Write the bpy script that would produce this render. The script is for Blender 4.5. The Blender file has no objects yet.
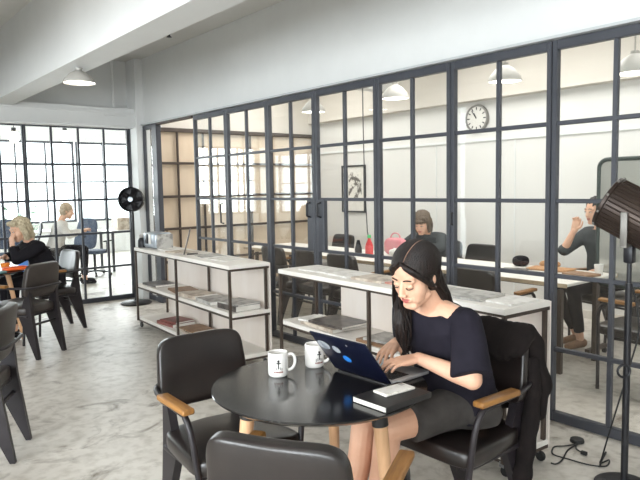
import bpy, bmesh, math, random
from mathutils import Vector, Matrix, Euler
random.seed(7)
PI = math.pi
scene = bpy.context.scene
COL = scene.collection
# ------------------------------------------------------------------ camera frame
CAM_H, FOC = 1.48, 625.0
YAW, PITCH, ROLL = 0.683557, 0.0848316, -0.0171500
Fw = Vector((math.sin(YAW)*math.cos(PITCH), math.cos(YAW)*math.cos(PITCH), -math.sin(PITCH)))
Rt0 = Vector((math.cos(YAW), -math.sin(YAW), 0))
Up0 = Rt0.cross(Fw)
Rt = math.cos(ROLL)*Rt0 + math.sin(ROLL)*Up0
Up = -math.sin(ROLL)*Rt0 + math.cos(ROLL)*Up0
def ray(px, py):
    return Fw + (px-320)/FOC*Rt - (py-240)/FOC*Up
def atz(px, py, z):
    d = ray(px, py); t = (z-CAM_H)/d.z
    return Vector((d.x*t, d.y*t, z))
# ------------------------------------------------------------------ materials
def lin(c):
    return c/12.92 if c <= .04045 else ((c+.055)/1.055)**2.4
def C(h):
    h = h.lstrip('#')
    return tuple(lin(int(h[i:i+2], 16)/255) for i in (0, 2, 4)) + (1,)
def mat(name, col, rough=.5, metal=0, var=None, vscale=6, bump=0, bscale=80, spec=.5, stretch=None, contrast=(.35, .65), coat=0):
    m = bpy.data.materials.new(name); m.use_nodes = True
    nt = m.node_tree; b = nt.nodes['Principled BSDF']
    b.inputs['Base Color'].default_value = C(col)
    b.inputs['Roughness'].default_value = rough
    b.inputs['Metallic'].default_value = metal
    b.inputs['Specular IOR Level'].default_value = spec
    b.inputs['Coat Weight'].default_value = coat
    tc = nt.nodes.new('ShaderNodeTexCoord')
    mp = nt.nodes.new('ShaderNodeMapping')
    nt.links.new(tc.outputs['Object'], mp.inputs['Vector'])
    if stretch: mp.inputs['Scale'].default_value = stretch
    if var:
        n = nt.nodes.new('ShaderNodeTexNoise'); n.inputs['Scale'].default_value = vscale
        n.inputs['Detail'].default_value = 6; n.inputs['Roughness'].default_value = .6
        nt.links.new(mp.outputs[0], n.inputs['Vector'])
        r = nt.nodes.new('ShaderNodeValToRGB')
        r.color_ramp.elements[0].position, r.color_ramp.elements[1].position = contrast
        r.color_ramp.elements[0].color = C(var); r.color_ramp.elements[1].color = C(col)
        nt.links.new(n.outputs['Fac'], r.inputs['Fac'])
        nt.links.new(r.outputs['Color'], b.inputs['Base Color'])
    if bump:
        n2 = nt.nodes.new('ShaderNodeTexNoise'); n2.inputs['Scale'].default_value = bscale
        n2.inputs['Detail'].default_value = 4
        nt.links.new(mp.outputs[0], n2.inputs['Vector'])
        bp = nt.nodes.new('ShaderNodeBump'); bp.inputs['Strength'].default_value = bump
        bp.inputs['Distance'].default_value = .004
        nt.links.new(n2.outputs['Fac'], bp.inputs['Height'])
        nt.links.new(bp.outputs[0], b.inputs['Normal'])
    return m
def emis(name, col, strength):
    m = bpy.data.materials.new(name); m.use_nodes = True
    b = m.node_tree.nodes['Principled BSDF']
    b.inputs['Base Color'].default_value = C(col)
    b.inputs['Emission Color'].default_value = C(col)
    b.inputs['Emission Strength'].default_value = strength
    return m
def glassmat(name, tint, f0):
    m = bpy.data.materials.new(name); m.use_nodes = True
    nt = m.node_tree; nt.nodes.remove(nt.nodes['Principled BSDF'])
    out = nt.nodes['Material Output']
    tr = nt.nodes.new('ShaderNodeBsdfTransparent'); tr.inputs['Color'].default_value = C(tint)
    gl = nt.nodes.new('ShaderNodeBsdfGlossy'); gl.inputs['Roughness'].default_value = .015
    gl.inputs['Color'].default_value = (1, 1, 1, 1)
    lw = nt.nodes.new('ShaderNodeLayerWeight'); lw.inputs['Blend'].default_value = .5
    p = nt.nodes.new('ShaderNodeMath'); p.operation = 'POWER'; p.inputs[1].default_value = 4.2
    nt.links.new(lw.outputs['Facing'], p.inputs[0])
    ma = nt.nodes.new('ShaderNodeMath'); ma.operation = 'MULTIPLY_ADD'
    ma.inputs[1].default_value = 1-f0; ma.inputs[2].default_value = f0
    nt.links.new(p.outputs[0], ma.inputs[0])
    mx = nt.nodes.new('ShaderNodeMixShader')
    nt.links.new(ma.outputs[0], mx.inputs[0]); nt.links.new(tr.outputs[0], mx.inputs[1]); nt.links.new(gl.outputs[0], mx.inputs[2])
    nt.links.new(mx.outputs[0], out.inputs['Surface'])
    return m
def floormat():
    m = mat('polished_concrete', '#d6d1c9', .28, 0, '#bbb4ab', 1.1, .05, 30, spec=.35, contrast=(.3, .62))
    nt = m.node_tree; b = nt.nodes['Principled BSDF']
    base = b.inputs['Base Color'].links[0].from_socket
    mp = [n for n in nt.nodes if n.type == 'MAPPING'][0]
    # dark scuffed patches and trowel streaks
    n = nt.nodes.new('ShaderNodeTexNoise'); n.inputs['Scale'].default_value = 3.2; n.inputs['Detail'].default_value = 8
    n.inputs['Distortion'].default_value = 1.2; n.inputs['Roughness'].default_value = .62
    nt.links.new(mp.outputs[0], n.inputs['Vector'])
    r = nt.nodes.new('ShaderNodeValToRGB'); r.color_ramp.elements[0].position = .27; r.color_ramp.elements[1].position = .45
    r.color_ramp.elements[0].color = C('#857a6e'); r.color_ramp.elements[1].color = (1, 1, 1, 1)
    nt.links.new(n.outputs['Fac'], r.inputs['Fac'])
    mx = nt.nodes.new('ShaderNodeMix'); mx.data_type = 'RGBA'; mx.blend_type = 'MULTIPLY'; mx.inputs[0].default_value = .95
    nt.links.new(base, mx.inputs[6]); nt.links.new(r.outputs['Color'], mx.inputs[7])
    n3 = nt.nodes.new('ShaderNodeTexNoise'); n3.inputs['Scale'].default_value = 14; n3.inputs['Detail'].default_value = 5
    nt.links.new(mp.outputs[0], n3.inputs['Vector'])
    r3 = nt.nodes.new('ShaderNodeValToRGB'); r3.color_ramp.elements[0].position = .3; r3.color_ramp.elements[1].position = .55
    r3.color_ramp.elements[0].color = C('#d8d5d0'); r3.color_ramp.elements[1].color = (1, 1, 1, 1)
    nt.links.new(n3.outputs['Fac'], r3.inputs['Fac'])
    m2 = nt.nodes.new('ShaderNodeMix'); m2.data_type = 'RGBA'; m2.blend_type = 'MULTIPLY'; m2.inputs[0].default_value = .8
    nt.links.new(mx.outputs[2], m2.inputs[6]); nt.links.new(r3.outputs['Color'], m2.inputs[7])
    nt.links.new(m2.outputs[2], b.inputs['Base Color'])
    rr = nt.nodes.new('ShaderNodeMapRange'); rr.inputs[3].default_value = .5; rr.inputs[4].default_value = .3
    nt.links.new(n.outputs['Fac'], rr.inputs[0]); nt.links.new(rr.outputs[0], b.inputs['Roughness'])
    return m
def plymat(name, col, dark, knots=True):
    m = mat(name, col, .55, 0, dark, 2.2, .03, 60, stretch=(1, 1, .25), contrast=(.3, .6))
    if knots:
        nt = m.node_tree; b = nt.nodes['Principled BSDF']; base = b.inputs['Base Color'].links[0].from_socket
        mp = [n for n in nt.nodes if n.type == 'MAPPING'][0]
        v = nt.nodes.new('ShaderNodeTexVoronoi'); v.inputs['Scale'].default_value = 3.1
        nt.links.new(mp.outputs[0], v.inputs['Vector'])
        r = nt.nodes.new('ShaderNodeValToRGB'); r.color_ramp.elements[0].position = .04; r.color_ramp.elements[1].position = .075
        r.color_ramp.elements[0].color = C('#9a8a7c'); r.color_ramp.elements[1].color = (1, 1, 1, 1)
        nt.links.new(v.outputs['Distance'], r.inputs['Fac'])
        mx = nt.nodes.new('ShaderNodeMix'); mx.data_type = 'RGBA'; mx.blend_type = 'MULTIPLY'; mx.inputs[0].default_value = .8
        nt.links.new(base, mx.inputs[6]); nt.links.new(r.outputs['Color'], mx.inputs[7])
        nt.links.new(mx.outputs[2], b.inputs['Base Color'])
    return m
def woodmat(name, col, dark, axis):
    st = {'x': (.12, 1, 1), 'y': (1, .12, 1), 'z': (1, 1, .12)}[axis]
    return mat(name, col, .42, 0, dark, 55, .04, 120, stretch=st, contrast=(.3, .7))

M = dict(
    floor=floormat(),
    white=mat('white_paint', '#e6e7e6', .6, 0, '#e0e1e0', 1.5, .03, 40),
    ceil=mat('ceiling_paint', '#dcdad6', .8, 0, '#d4d2cd', 1.2, .06, 25),
    beige=mat('beige_paint', '#d9d3ca', .7, 0, '#d2ccc2', 1.5),
    panelwhite=mat('panel_white', '#dfddd9', .4, 0, '#dbd9d5', 1.0),
    steel=mat('painted_steel', '#43454c', .45, .0, '#3b3d44', 5, .02, 90),
    steelb=mat('brown_steel', '#4c4038', .5, .1, '#40362f', 5),
    rail=mat('pale_rail', '#cfd2d3', .4, .2, '#c6c9ca', 4),
    dark=mat('dark_metal', '#26262a', .38, .3, '#1f1f23', 8, .02, 120),
    chairmetal=mat('chair_metal', '#292428', .42, .1, '#211d20', 8, .02, 120),
    leather=mat('black_leather', '#241d1b', .28, 0, '#1b1615', 9, .12, 260, spec=.6),
    leatherb=mat('worn_brown_black_leather', '#3b332f', .38, 0, '#2e2825', 7, .12, 260, spec=.6),
    oak=woodmat('oak_arm', '#a9793f', '#7c5229', 'y'),
    oakleg=woodmat('pale_wood_leg', '#e0b48c', '#cfa076', 'z'),
    tabletop=mat('black_laminate', '#232120', .16, 0, '#1c1a19', 4, .01, 200, spec=.5),
    blackcap=mat('black_cap', '#191818', .4, 0, '#141313', 8),
    board=plymat('white_board', '#ebe7e1', '#ddd6cd', False),
    ply=plymat('pale_ply', '#e9e0d8', '#ddd0c5'),
    tanply=plymat('tan_ply', '#d6c4ad', '#c8b297'),
    rubber=mat('black_rubber', '#1d1d1e', .6, 0, '#161617', 10),
    chrome=mat('chrome', '#b9bcc0', .2, .9, '#a8abb0', 6),
    ceramic=mat('white_ceramic', '#efece8', .18, 0, '#e9e6e2', 3, coat=.3),
    paper=mat('paper', '#e8e5df', .7, 0, '#dcd8d0', 10),
    tabwhite=mat('white_laminate', '#ece9e3', .35, 0, '#e5e2dc', 3),
    tabedge=mat('pale_wood_edge', '#c8b497', .5, 0, '#b8a284', 12),
    skin=mat('skin', '#dfb297', .45, 0, '#d6a488', 8, .03, 300, spec=.4),
    skinb=mat('skin_pale', '#e3b79c', .5, 0, '#d9a98d', 8),
    hair=mat('black_hair', '#0f0b0a', .48, 0, '#261b17', 90, .9, 260, stretch=(1, 1, .10), spec=.3),
    hairb=mat('brown_hair', '#6b5a48', .6, 0, '#4d4034', 40, .5, 120),
    hairg=mat('ash_blond_hair', '#d2c4a6', .6, 0, '#a89a80', 35, .5, 120),
    hairl=mat('light_hair', '#b8a48c', .6, 0, '#9c8870', 35, .5, 120),
    haird=mat('dark_hair', '#241c1a', .5, 0, '#2e2421', 40, .4, 120),
    shirt=mat('navy_black_cotton', '#23202a', .85, 0, '#1b1922', 14, .25, 400, spec=.2),
    shorts=mat('charcoal_cloth', '#4a4644', .85, 0, '#3b3836', 10, .3, 300, spec=.2),
    jacket=mat('black_jacket_cloth', '#201a19', .9, 0, '#151111', 9, .4, 120, spec=.2),
    blackcloth=mat('black_cloth', '#1f1d22', .85, 0, '#18161b', 9, .2, 200, spec=.2),
    greycloth=mat('dark_grey_cloth', '#474a4c', .85, 0, '#393c3e', 12, .3, 150, spec=.2),
    palecloth=mat('pale_cloth', '#dedad6', .85, 0, '#cfcac6', 12, .2, 150, spec=.2),
    lips=mat('lips', '#b5645e', .35, 0, '#a85650', 20),
    white_eye=mat('eye_white', '#e8e2dc', .3),
    lash=mat('lash', '#1f1512', .6),
    glass=glassmat('clear_glass', '#fbfcfb', .035),
    navy=mat('navy_lid', '#171b30', .28, .2, '#12162a', 6, spec=.5),
    alum=mat('laptop_silver', '#c3c4c6', .35, .6, '#bbbcbe', 10),
    keys=mat('keys_black', '#1d1d20', .5),
    stk_grey=mat('sticker_grey', '#a9adb2', .5, 0, '#7d838b', 30, contrast=(.42, .52)),
    stk_blue=mat('sticker_blue', '#2d8fe6', .4, 0, '#3f6fe0', 12),
    red=mat('red_cover', '#8f5850', .5, 0, '#7a4942', 8),
    orange=mat('orange_plastic', '#f2682a', .4, 0, '#e85a20', 6),
    orange_y=mat('amber_plastic', '#f0953a', .4, 0, '#e8862c', 6),
    teal=mat('teal_cover', '#8fb8b8', .5, 0, '#7aa6a8', 8),
    greyc=mat('grey_cover', '#bdbab5', .45, 0, '#8d8a86', 14, contrast=(.4, .55)),
    darkc=mat('dark_cover', '#3f3a38', .3, 0, '#6b625c', 14, contrast=(.35, .6)),
    beigec=mat('beige_cover', '#cfc3b4', .5, 0, '#a8998a', 12, contrast=(.4, .55)),
    whitec=mat('white_cover', '#e6e3de', .5, 0, '#cdc9c3', 12, contrast=(.35, .55)),
    pinkc=mat('pink_cover', '#d9a596', .5, 0, '#c48a7c', 12),
    brownc=mat('brown_cover', '#9c7a5c', .5, 0, '#7f6047', 12),
    phonew=mat('phone_case', '#ebe6de', .3, 0, '#d5cfc6', 60, contrast=(.4, .5)),
    note=mat('notebook_black', '#211f1f', .5, 0, '#2a2828', 30, .1, 300),
    drum=mat('ribbed_bronze', '#453932', .4, .5, '#362c27', 6, stretch=(1, 1, 1)),
    grey=mat('grey_metal', '#77746f', .4, .4, '#6a6762', 8),
    lampwhite=mat('lamp_enamel', '#b9b6b0', .4, 0, '#b2afa9', 4),
    bulb=emis('bulb_glow', '#fff2dc', 8),
    diff=emis('lamp_diffuser', '#fff8ec', 6),
    clockface=mat('clock_face', '#dcd9d3', .5), clockrim=mat('clock_rim', '#8b8884', .4, .3),
    greenf=mat('dark_green_frame', '#2f3a36', .4, .2, '#27312d', 6),
    bluebin=mat('blue_plastic', '#3f7fd0', .4, 0, '#356fbc', 6),
    mesh=mat('office_mesh', '#566175', .7, 0, '#475266', 30),
    redb=mat('red_drink', '#d8484a', .3), greencap=mat('green_cap', '#5cc27a', .4),
    pinkbag=mat('pink_bag', '#dda5a6', .7, 0, '#d9868e', 8),
    bread=mat('brown_paper', '#c09468', .8, 0, '#a97a50', 14),
    silver=mat('silver_plastic', '#b4bcc4', .3, .4, '#a4acb4', 5),
    artp=mat('art_print', '#e4e0d8', .6, 0, '#5d5751', 9, contrast=(.42, .5)),
    sky=None)
def boardglass():
    m = mat('glossy_board', '#b9b8b2', .06, .35, '#b2b1ab', 2, spec=.8)
    return m
M['glossboard'] = boardglass()

# ------------------------------------------------------------------ mesh builder
class MB:
    def __init__(s): s.v = []; s.f = []; s.m = []
    def add(s, vs, fs, mi=0):
        o = len(s.v); s.v += [Vector(v) for v in vs]
        for f in fs: s.f.append([i+o for i in f]); s.m.append(mi)
        return s
    def box(s, c, d, rot=None, bev=0, mi=0, seg=2):
        bm = bmesh.new(); bmesh.ops.create_cube(bm, size=1)
        for v in bm.verts: v.co = Vector((v.co.x*d[0], v.co.y*d[1], v.co.z*d[2]))
        if bev: bmesh.ops.bevel(bm, geom=bm.edges[:], offset=bev, segments=seg, affect='EDGES', profile=.5)
        R = (rot if isinstance(rot, Matrix) else Euler(rot).to_matrix()) if rot is not None else Matrix.Identity(3)
        bm.verts.index_update()
        s.add([R @ v.co + Vector(c) for v in bm.verts], [[v.index for v in f.verts] for f in bm.faces], mi)
        bm.free(); return s
    def bar(s, a, b, w, h, mi=0, bev=0):
        a, b = Vector(a), Vector(b); d = (b-a)
        q = d.to_track_quat('Z', 'Y').to_matrix()
        return s.box((a+b)/2, (w, h, d.length), q, bev, mi)
    def tube(s, pts, r, n=10, mi=0, closed=False, cap=True):
        pts = [Vector(p) for p in pts]; N = len(pts)
        rr = r if isinstance(r, (list, tuple)) else [r]*N
        vs = []; prev = None
        for i, p in enumerate(pts):
            if closed: t = pts[(i+1) % N]-pts[i-1]
            else: t = pts[min(i+1, N-1)]-pts[max(i-1, 0)]
            t.normalize()
            if prev is None:
                u = t.orthogonal().normalized()
            else:
                u = (prev - t*prev.dot(t))
                u = u.normalized() if u.length > 1e-6 else t.orthogonal().normalized()
            prev = u; w = t.cross(u)
            for k in range(n):
                a = 2*PI*k/n; vs.append(p + rr[i]*(math.cos(a)*u + math.sin(a)*w))
        fs = []
        for i in range(N if closed else N-1):
            j = (i+1) % N
            for k in range(n):
                fs.append([i*n+k, i*n+(k+1) % n, j*n+(k+1) % n, j*n+k])
        if cap and not closed:
            fs.append(list(range(n))[::-1]); fs.append([(N-1)*n+k for k in range(n)])
        return s.add(vs, fs, mi)
    def lathe(s, prof, c=(0, 0, 0), n=32, R=None, mi=0, ends=True):
        R = R or Matrix.Identity(3); c = Vector(c); vs = []
        for (r, z) in prof:
            for k in range(n):
                a = 2*PI*k/n; vs.append(R @ Vector((r*math.cos(a), r*math.sin(a), z)) + c)
        fs = []
        for i in range(len(prof)-1):
            for k in range(n):
                fs.append([i*n+k, i*n+(k+1) % n, (i+1)*n+(k+1) % n, (i+1)*n+k])
        if ends and prof[0][0] > 1e-5: fs.append(list(range(n))[::-1])
        if ends and prof[-1][0] > 1e-5: fs.append([(len(prof)-1)*n+k for k in range(n)])
        return s.add(vs, fs, mi)
    def ell(s, c, r, R=None, n=20, m=14, e=1.0, mi=0, fn=None):
        R = R or Matrix.Identity(3); vs = []; c = Vector(c)
        sg = lambda x, p: math.copysign(abs(x)**p, x)
        for i in range(m+1):
            ph = -PI/2+PI*i/m
            for k in range(n):
                th = 2*PI*k/n
                p = Vector((r[0]*sg(math.cos(ph), e)*sg(math.cos(th), e), r[1]*sg(math.cos(ph), e)*sg(math.sin(th), e), r[2]*sg(math.sin(ph), e)))
                if fn: p = fn(p)
                vs.append(R @ p + c)
        fs = []
        for i in range(m):
            for k in range(n):
                fs.append([i*n+k, i*n+(k+1) % n, (i+1)*n+(k+1) % n, (i+1)*n+k])
        return s.add(vs, fs, mi)
    def prism(s, poly, ax, t0, t1, mi=0):
        # poly: 2D points; ax 'x': (y,z) extruded along x, etc.
        def P(p, t):
            return {'x': (t, p[0], p[1]), 'y': (p[0], t, p[1]), 'z': (p[0], p[1], t)}[ax]
        n = len(poly)
        vs = [P(p, t0) for p in poly]+[P(p, t1) for p in poly]
        fs = [list(range(n))[::-1], [n+i for i in range(n)]]+[[i, (i+1) % n, n+(i+1) % n, n+i] for i in range(n)]
        return s.add(vs, fs, mi)
    def cap(s, a, b, ra, rb, n=16, k=5, flat=False):
        a, b = Vector(a), Vector(b); d = b-a
        L = d.length; q = d.to_track_quat('Z', 'Y').to_matrix() if L > 1e-6 else Matrix.Identity(3)
        pr = []
        for i in range(k+1):
            t = PI/2*i/k; pr.append((max(ra*math.sin(t), 1e-6), -ra*math.cos(t)))
        if flat: pr = pr[:]+[(rb, L), (1e-6, L)]
        else:
            for i in range(k+1):
                t = PI/2*i/k; pr.append((max(rb*math.cos(t), 1e-6), L+rb*math.sin(t)))
        return s.lathe(pr, a, n, q)
    def loft(s, rings, n=28):
        # rings: (center, half width, half depth, axis frame R, exponent)
        vs = []
        for (c, hw, hd, R) in rings:
            for k in range(n):
                a = 2*PI*k/n
                ca, sa = math.cos(a), math.sin(a)
                vs.append(Vector(c) + (R @ Vector((hw*math.copysign(abs(ca)**.85, ca), hd*math.copysign(abs(sa)**.85, sa), 0))))
        fs = [list(range(n))[::-1]]
        for i in range(len(rings)-1):
            for k in range(n):
                fs.append([i*n+k, i*n+(k+1) % n, (i+1)*n+(k+1) % n, (i+1)*n+k])
        fs.append([(len(rings)-1)*n+k for k in range(n)])
        return s.add(vs, fs)
    def build(s, name, mats, parent=None, smooth=True, loc=None):
        me = bpy.data.meshes.new(name)
        me.from_pydata([tuple(v) for v in s.v], [], s.f)
        for mm in (mats if isinstance(mats, (list, tuple)) else [mats]): me.materials.append(mm)
        for p, mi in zip(me.polygons, s.m): p.material_index = mi
        bm = bmesh.new(); bm.from_mesh(me)
        bmesh.ops.remove_doubles(bm, verts=bm.verts[:], dist=1e-6)
        bmesh.ops.recalc_face_normals(bm, faces=bm.faces[:])
        bm.to_mesh(me); bm.free()
        if smooth:
            for p in me.polygons: p.use_smooth = True
            me.set_sharp_from_angle(angle=math.radians(38))
        o = bpy.data.objects.new(name, me); COL.objects.link(o)
        if parent is not None: o.parent = parent
        if loc is not None: o.location = loc
        return o
def tag(o, label, cat, group=None, kind=None):
    o['label'] = label; o['category'] = cat
    if group: o['group'] = group
    if kind: o['kind'] = kind
    return o
def empty(name, label=None, cat=None, loc=(0, 0, 0), rz=0, group=None):
    o = bpy.data.objects.new(name, None); COL.objects.link(o)
    o.empty_display_size = .1
    o.location = loc; o.rotation_euler = (0, 0, rz)
    if label: tag(o, label, cat, group)
    return o
def struct(o):
    o['kind'] = 'structure'; return o
def kids(o): return [c for c in bpy.data.objects if c.parent == o]
def dup(o, parent=None):
    c = o.copy(); COL.objects.link(c)
    if parent is not None: c.parent = parent
    for ch in kids(o): dup(ch, c)
    return c
def remesh(o, voxel, it=4, fac=.5, smooth=True):
    md = o.modifiers.new('r', 'REMESH'); md.mode = 'VOXEL'; md.voxel_size = voxel
    if it:
        sm = o.modifiers.new('s', 'SMOOTH'); sm.iterations = it; sm.factor = fac
    bpy.context.view_layer.update()
    dg = bpy.context.evaluated_depsgraph_get()
    me = bpy.data.meshes.new_from_object(o.evaluated_get(dg))
    old = o.data; o.modifiers.clear(); o.data = me
    if not me.materials:
        for mm in old.materials: me.materials.append(mm)
    for p in me.polygons: p.use_smooth = smooth
    return o
def bez(p0, p1, p2, p3, n=8):
    p0, p1, p2, p3 = map(Vector, (p0, p1, p2, p3)); out = []
    for i in range(n+1):
        t = i/n; u = 1-t
        out.append(u**3*p0+3*u*u*t*p1+3*u*t*t*p2+t**3*p3)
    return out
def smooth_path(pts, n=6):
    pts = [Vector(p) for p in pts]; out = []
    for i in range(len(pts)-1):
        a = pts[max(i-1, 0)]; b = pts[i]; c = pts[i+1]; d = pts[min(i+2, len(pts)-1)]
        for k in range(n):
            t = k/n
            out.append(.5*((2*b)+(c-a)*t+(2*a-5*b+4*c-d)*t*t+(3*b-a-3*c+d)*t**3))
    out.append(pts[-1]); return out
# ------------------------------------------------------------------ setting
XW, YB, ZC = 3.523, 8.264, 3.2          # glass partition plane, far partition plane, ceiling
XF, YE = 6.5, 8.05                      # meeting room far wall and end wall
XL, YK, YO = -3.4, -4.6, 15.0           # window wall on the left, wall behind, office window wall
struct(MB().box((2.6, 5.2, -.05), (12.4, 20, .1)).build('floor', M['floor'], smooth=False))
struct(MB().box((2.6, 5.2, ZC+.05), (12.4, 20, .1)).build('ceiling', M['ceil'], smooth=False))
# wall above the glass partition
struct(MB().box((XW+.06, 1.7, (2.345+ZC)/2), (.12, 12.6, ZC-2.345)).build('wall_right', M['white'], smooth=False))
# beams
struct(MB().box((1.80, 1.75, 2.5+.35), (.24, 12.6, .7)).build('trim_1', M['white'], smooth=False))
struct(MB().box((.40, 1.75, 2.5+.35), (.3, 12.6, .7)).build('trim_2', M['white'], smooth=False))  # unseen second beam, added to shade the upper side of the long one
# bulkhead and wall over the far partition
struct(MB().box((.3, YB-.09, 2.425), (7.0, .22, .25)).box((.3, YB-.215, 2.33), (7.0, .03, .02)).box((.3, YB-.21, 2.49), (7.0, .022, .022)).build('trim_3', M['white'], smooth=False))
struct(MB().box((.3, YB+.08, 2.85), (7.6, .12, .72)).box((-1.5, YB, 1.245), (3.83, .12, 2.49)).build('wall_back', M['white'], smooth=False))
# column in the corner
struct(MB().box((3.515, 8.15, ZC/2), (.19, .30, ZC), bev=.006).build('wall_column', M['white'], smooth=False))
struct(MB().tube([(3.18, 8.13, 2.56), (3.18, 8.13, 3.19)], .018).tube([(3.02, 8.04, 2.45), (3.3, 8.04, 2.45)], .006).build('trim_4', M['white']))
# meeting room shell
struct(MB().box((XF+.06, 3.4, ZC/2), (.12, 9.6, ZC)).build('wall_far', M['panelwhite'], smooth=False))
struct(MB().box((XF-.07, 3.4, (2.5+ZC)/2), (.14, 9.4, ZC-2.5)).build('trim_5', M['beige'], smooth=False))
pj = MB()
for y in (1.9, 3.1, 4.3, 5.5): pj.box((XF-.004, y, 1.05), (.008, .012, 1.9))
pj.box((XF-.012, 3.4, 2.02), (.024, 9.2, .03))
struct(pj.build('trim_6', M['white'], smooth=False))
struct(MB().box((XF-.01, 3.4, .045), (.02, 9.2, .09)).build('baseboard_far', M['beige'], smooth=False))
struct(MB().box((5.06, YE+.06, 1.16), (2.86, .06, 2.32)).build('wall_end', M['tanply'], smooth=False))
struct(MB().box((5.06, YE+.06, 2.75), (2.86, .08, .9)).build('wall_end_upper', M['beige'], smooth=False))
struct(MB().box((5.06, -1.36, ZC/2), (2.9, .1, ZC)).build('wall_near', M['panelwhite'], smooth=False))
struct(MB().box((5.04, 6.2, 2.98), (2.78, .22, .42)).build('trim_7', M['white'], smooth=False))
# left window wall and wall behind the camera (outside the frame; they give the daylight and the reflections)
wl = MB()
wl.box((XL, 1.7, .4), (.15, 12.6, .8)); wl.box((XL, 1.7, 2.82), (.15, 12.6, .76))
for y in (-4.4, -1.9, .9): wl.box((XL, y, 1.62), (.15, .35, 1.65))
wl.box((XL, 5.78, 1.62), (.15, 4.5, 1.65))
struct(wl.build('wall_left', M['white'], smooth=False))
struct(MB().box((1.2, YK, ZC/2), (9.4, .12, ZC)).build('wall_rear', M['white'], smooth=False))
# office beyond the far partition
ow = MB()
ow.box((2.6, YO, .38), (12, .15, .76)); ow.box((2.6, YO, 2.92), (12, .15, .6))
struct(ow.build('wall_office', M['white'], smooth=False))
struct(MB().box((6.9, 11.6, ZC/2), (.12, 6.6, ZC)).build('wall_office_right', M['white'], smooth=False))
struct(MB().box((XL, 11.6, 2.8), (.12, 6.6, .8)).box((XL, 11.6, .38), (.12, 6.6, .76)).build('wall_office_left', M['white'], smooth=False))
# ------------------------------------------------------------------ steel framed glazing
def glazed(name, axis, pos, t0, t1, rows, mids, fw=.031, top=2.27, depth=.046, m='steel', mb=.026, stile=None, pane=True, bottomh=.06):
    """one framed glass unit in the plane axis = pos, running from t0 to t1 along the other axis"""
    def B(mbd, t, z, dt, dz, dd=depth):
        if axis == 'x': mbd.box((pos, t, z), (dd, dt, dz), bev=.004, seg=1)
        else: mbd.box((t, pos, z), (dt, dd, dz), bev=.004, seg=1)
    f = MB()
    H = top+.055
    B(f, t0+fw/2, H/2, fw, H); B(f, t1-fw/2, H/2, fw, H)
    B(f, (t0+t1)/2, top+.0275, t1-t0-2*fw, .055); B(f, (t0+t1)/2, bottomh/2+.002, t1-t0-2*fw, bottomh)
    root = struct(f.build(name, M[m], smooth=False))
    g = MB()
    for z in rows: B(g, (t0+t1)/2, z, t1-t0-2*fw, mb, depth*.7)
    for t in mids: B(g, t, top/2+.03, .027, top-.06, depth*.72)
    g.build('glazing_bars', M[m], root, smooth=False)
    if pane:
        p = MB(); B(p, (t0+t1)/2, top/2+.03, t1-t0-2*fw+.01, top-.05, .008)
        p.build('pane', M['glass'], root, smooth=False)
    return root
ROWS = [.455, .911, 1.37, 1.836]
ys = [-1.33, -.97, -.21, .55, 1.31, 2.071, 2.84, 3.577, 4.358, 5.095, 5.873, 6.594]
wn = dn = 0
for i in range(len(ys)-1):
    a, b = ys[i], ys[i+1]
    isdoor = i in (7, 8, 10)
    if isdoor: dn += 1; nm = f'door_{dn}'
    else: wn += 1; nm = f'window_{wn}'
    g = glazed(nm, 'x', XW, a+.003, b-.003, ROWS, [(a+b)/2])
    if i == 7 or i == 8:
        y0 = (b-.076) if i == 7 else (a+.076)
        MB().box((XW, y0, 1.14), (.046, .085, .46), bev=.004, seg=1).build('lock_stile', M['steel'], g, smooth=False)
        hy = y0
        MB().tube([(XW-.02, hy, 1.21), (XW-.06, hy, 1.22), (XW-.06, hy, 1.33), (XW-.02, hy, 1.34)], .009).build('handle', M['dark'], g)
    if i == 10:
        MB().tube([(XW-.03, a+.07, 1.1), (XW-.065, a+.07, 1.11), (XW-.065, a+.07, 1.31), (XW-.03, a+.07, 1.32)], .009).build('handle', M['dark'], g)
    if i == 5:
        MB().tube([(XW-.026, b-.025, 1.2), (XW-.045, b-.025, 1.2), (XW-.045, b-.025, 1.28), (XW-.026, b-.025, 1.28)], .007).build('hinge', M['dark'], g)
struct(MB().box((XW-.02, 3.15, 2.336), (.09, 9.6, .016)).build('trim_8', M['rail'], smooth=False))
struct(MB().box((XW, 7.63, 1.165), (.07, .14, 2.33), bev=.004, seg=1).build('trim_9', M['steel'], smooth=False))
struct(MB().box((XW, 7.10, 2.32), (.06, .96, .03), bev=.004, seg=1).build('trim_10', M['steelb'], smooth=False))
wn += 1
glazed(f'window_{wn}', 'x', XW, 7.70, 7.995, [], [], fw=.02)
# far partition: units along X
LROWS = [.46, .919, 1.363, 1.821]
xs = [.42, 1.25, 2.085, 3.405]
for i in range(len(xs)-1):
    a, b = xs[i], xs[i+1]; wn += 1
    n = max(1, round((b-a)/.332))
    mids = [a+(b-a)*k/n for k in range(1, n)]
    if i == 2: mids = [2.406, 2.739, 3.071]
    glazed(f'window_{wn}', 'y', YB, a+.002, b-.002, LROWS, mids, fw=.022, top=2.283, m='steel', mb=.028)
struct(MB().box((3.44, YB-.01, 1.155), (.065, .09, 2.31), bev=.004, seg=1).build('trim_11', M['steel'], smooth=False))
# meeting room end wall: brown steel grid in front of plywood
wn += 1
glazed(f'window_{wn}', 'y', YE-.01, 3.62, 6.46, [.47, .93, 1.38, 1.84], [4.02, 4.42, 4.82, 5.22, 5.62, 6.02], fw=.05, m='steelb', mb=.035, depth=.04, pane=False)
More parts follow.
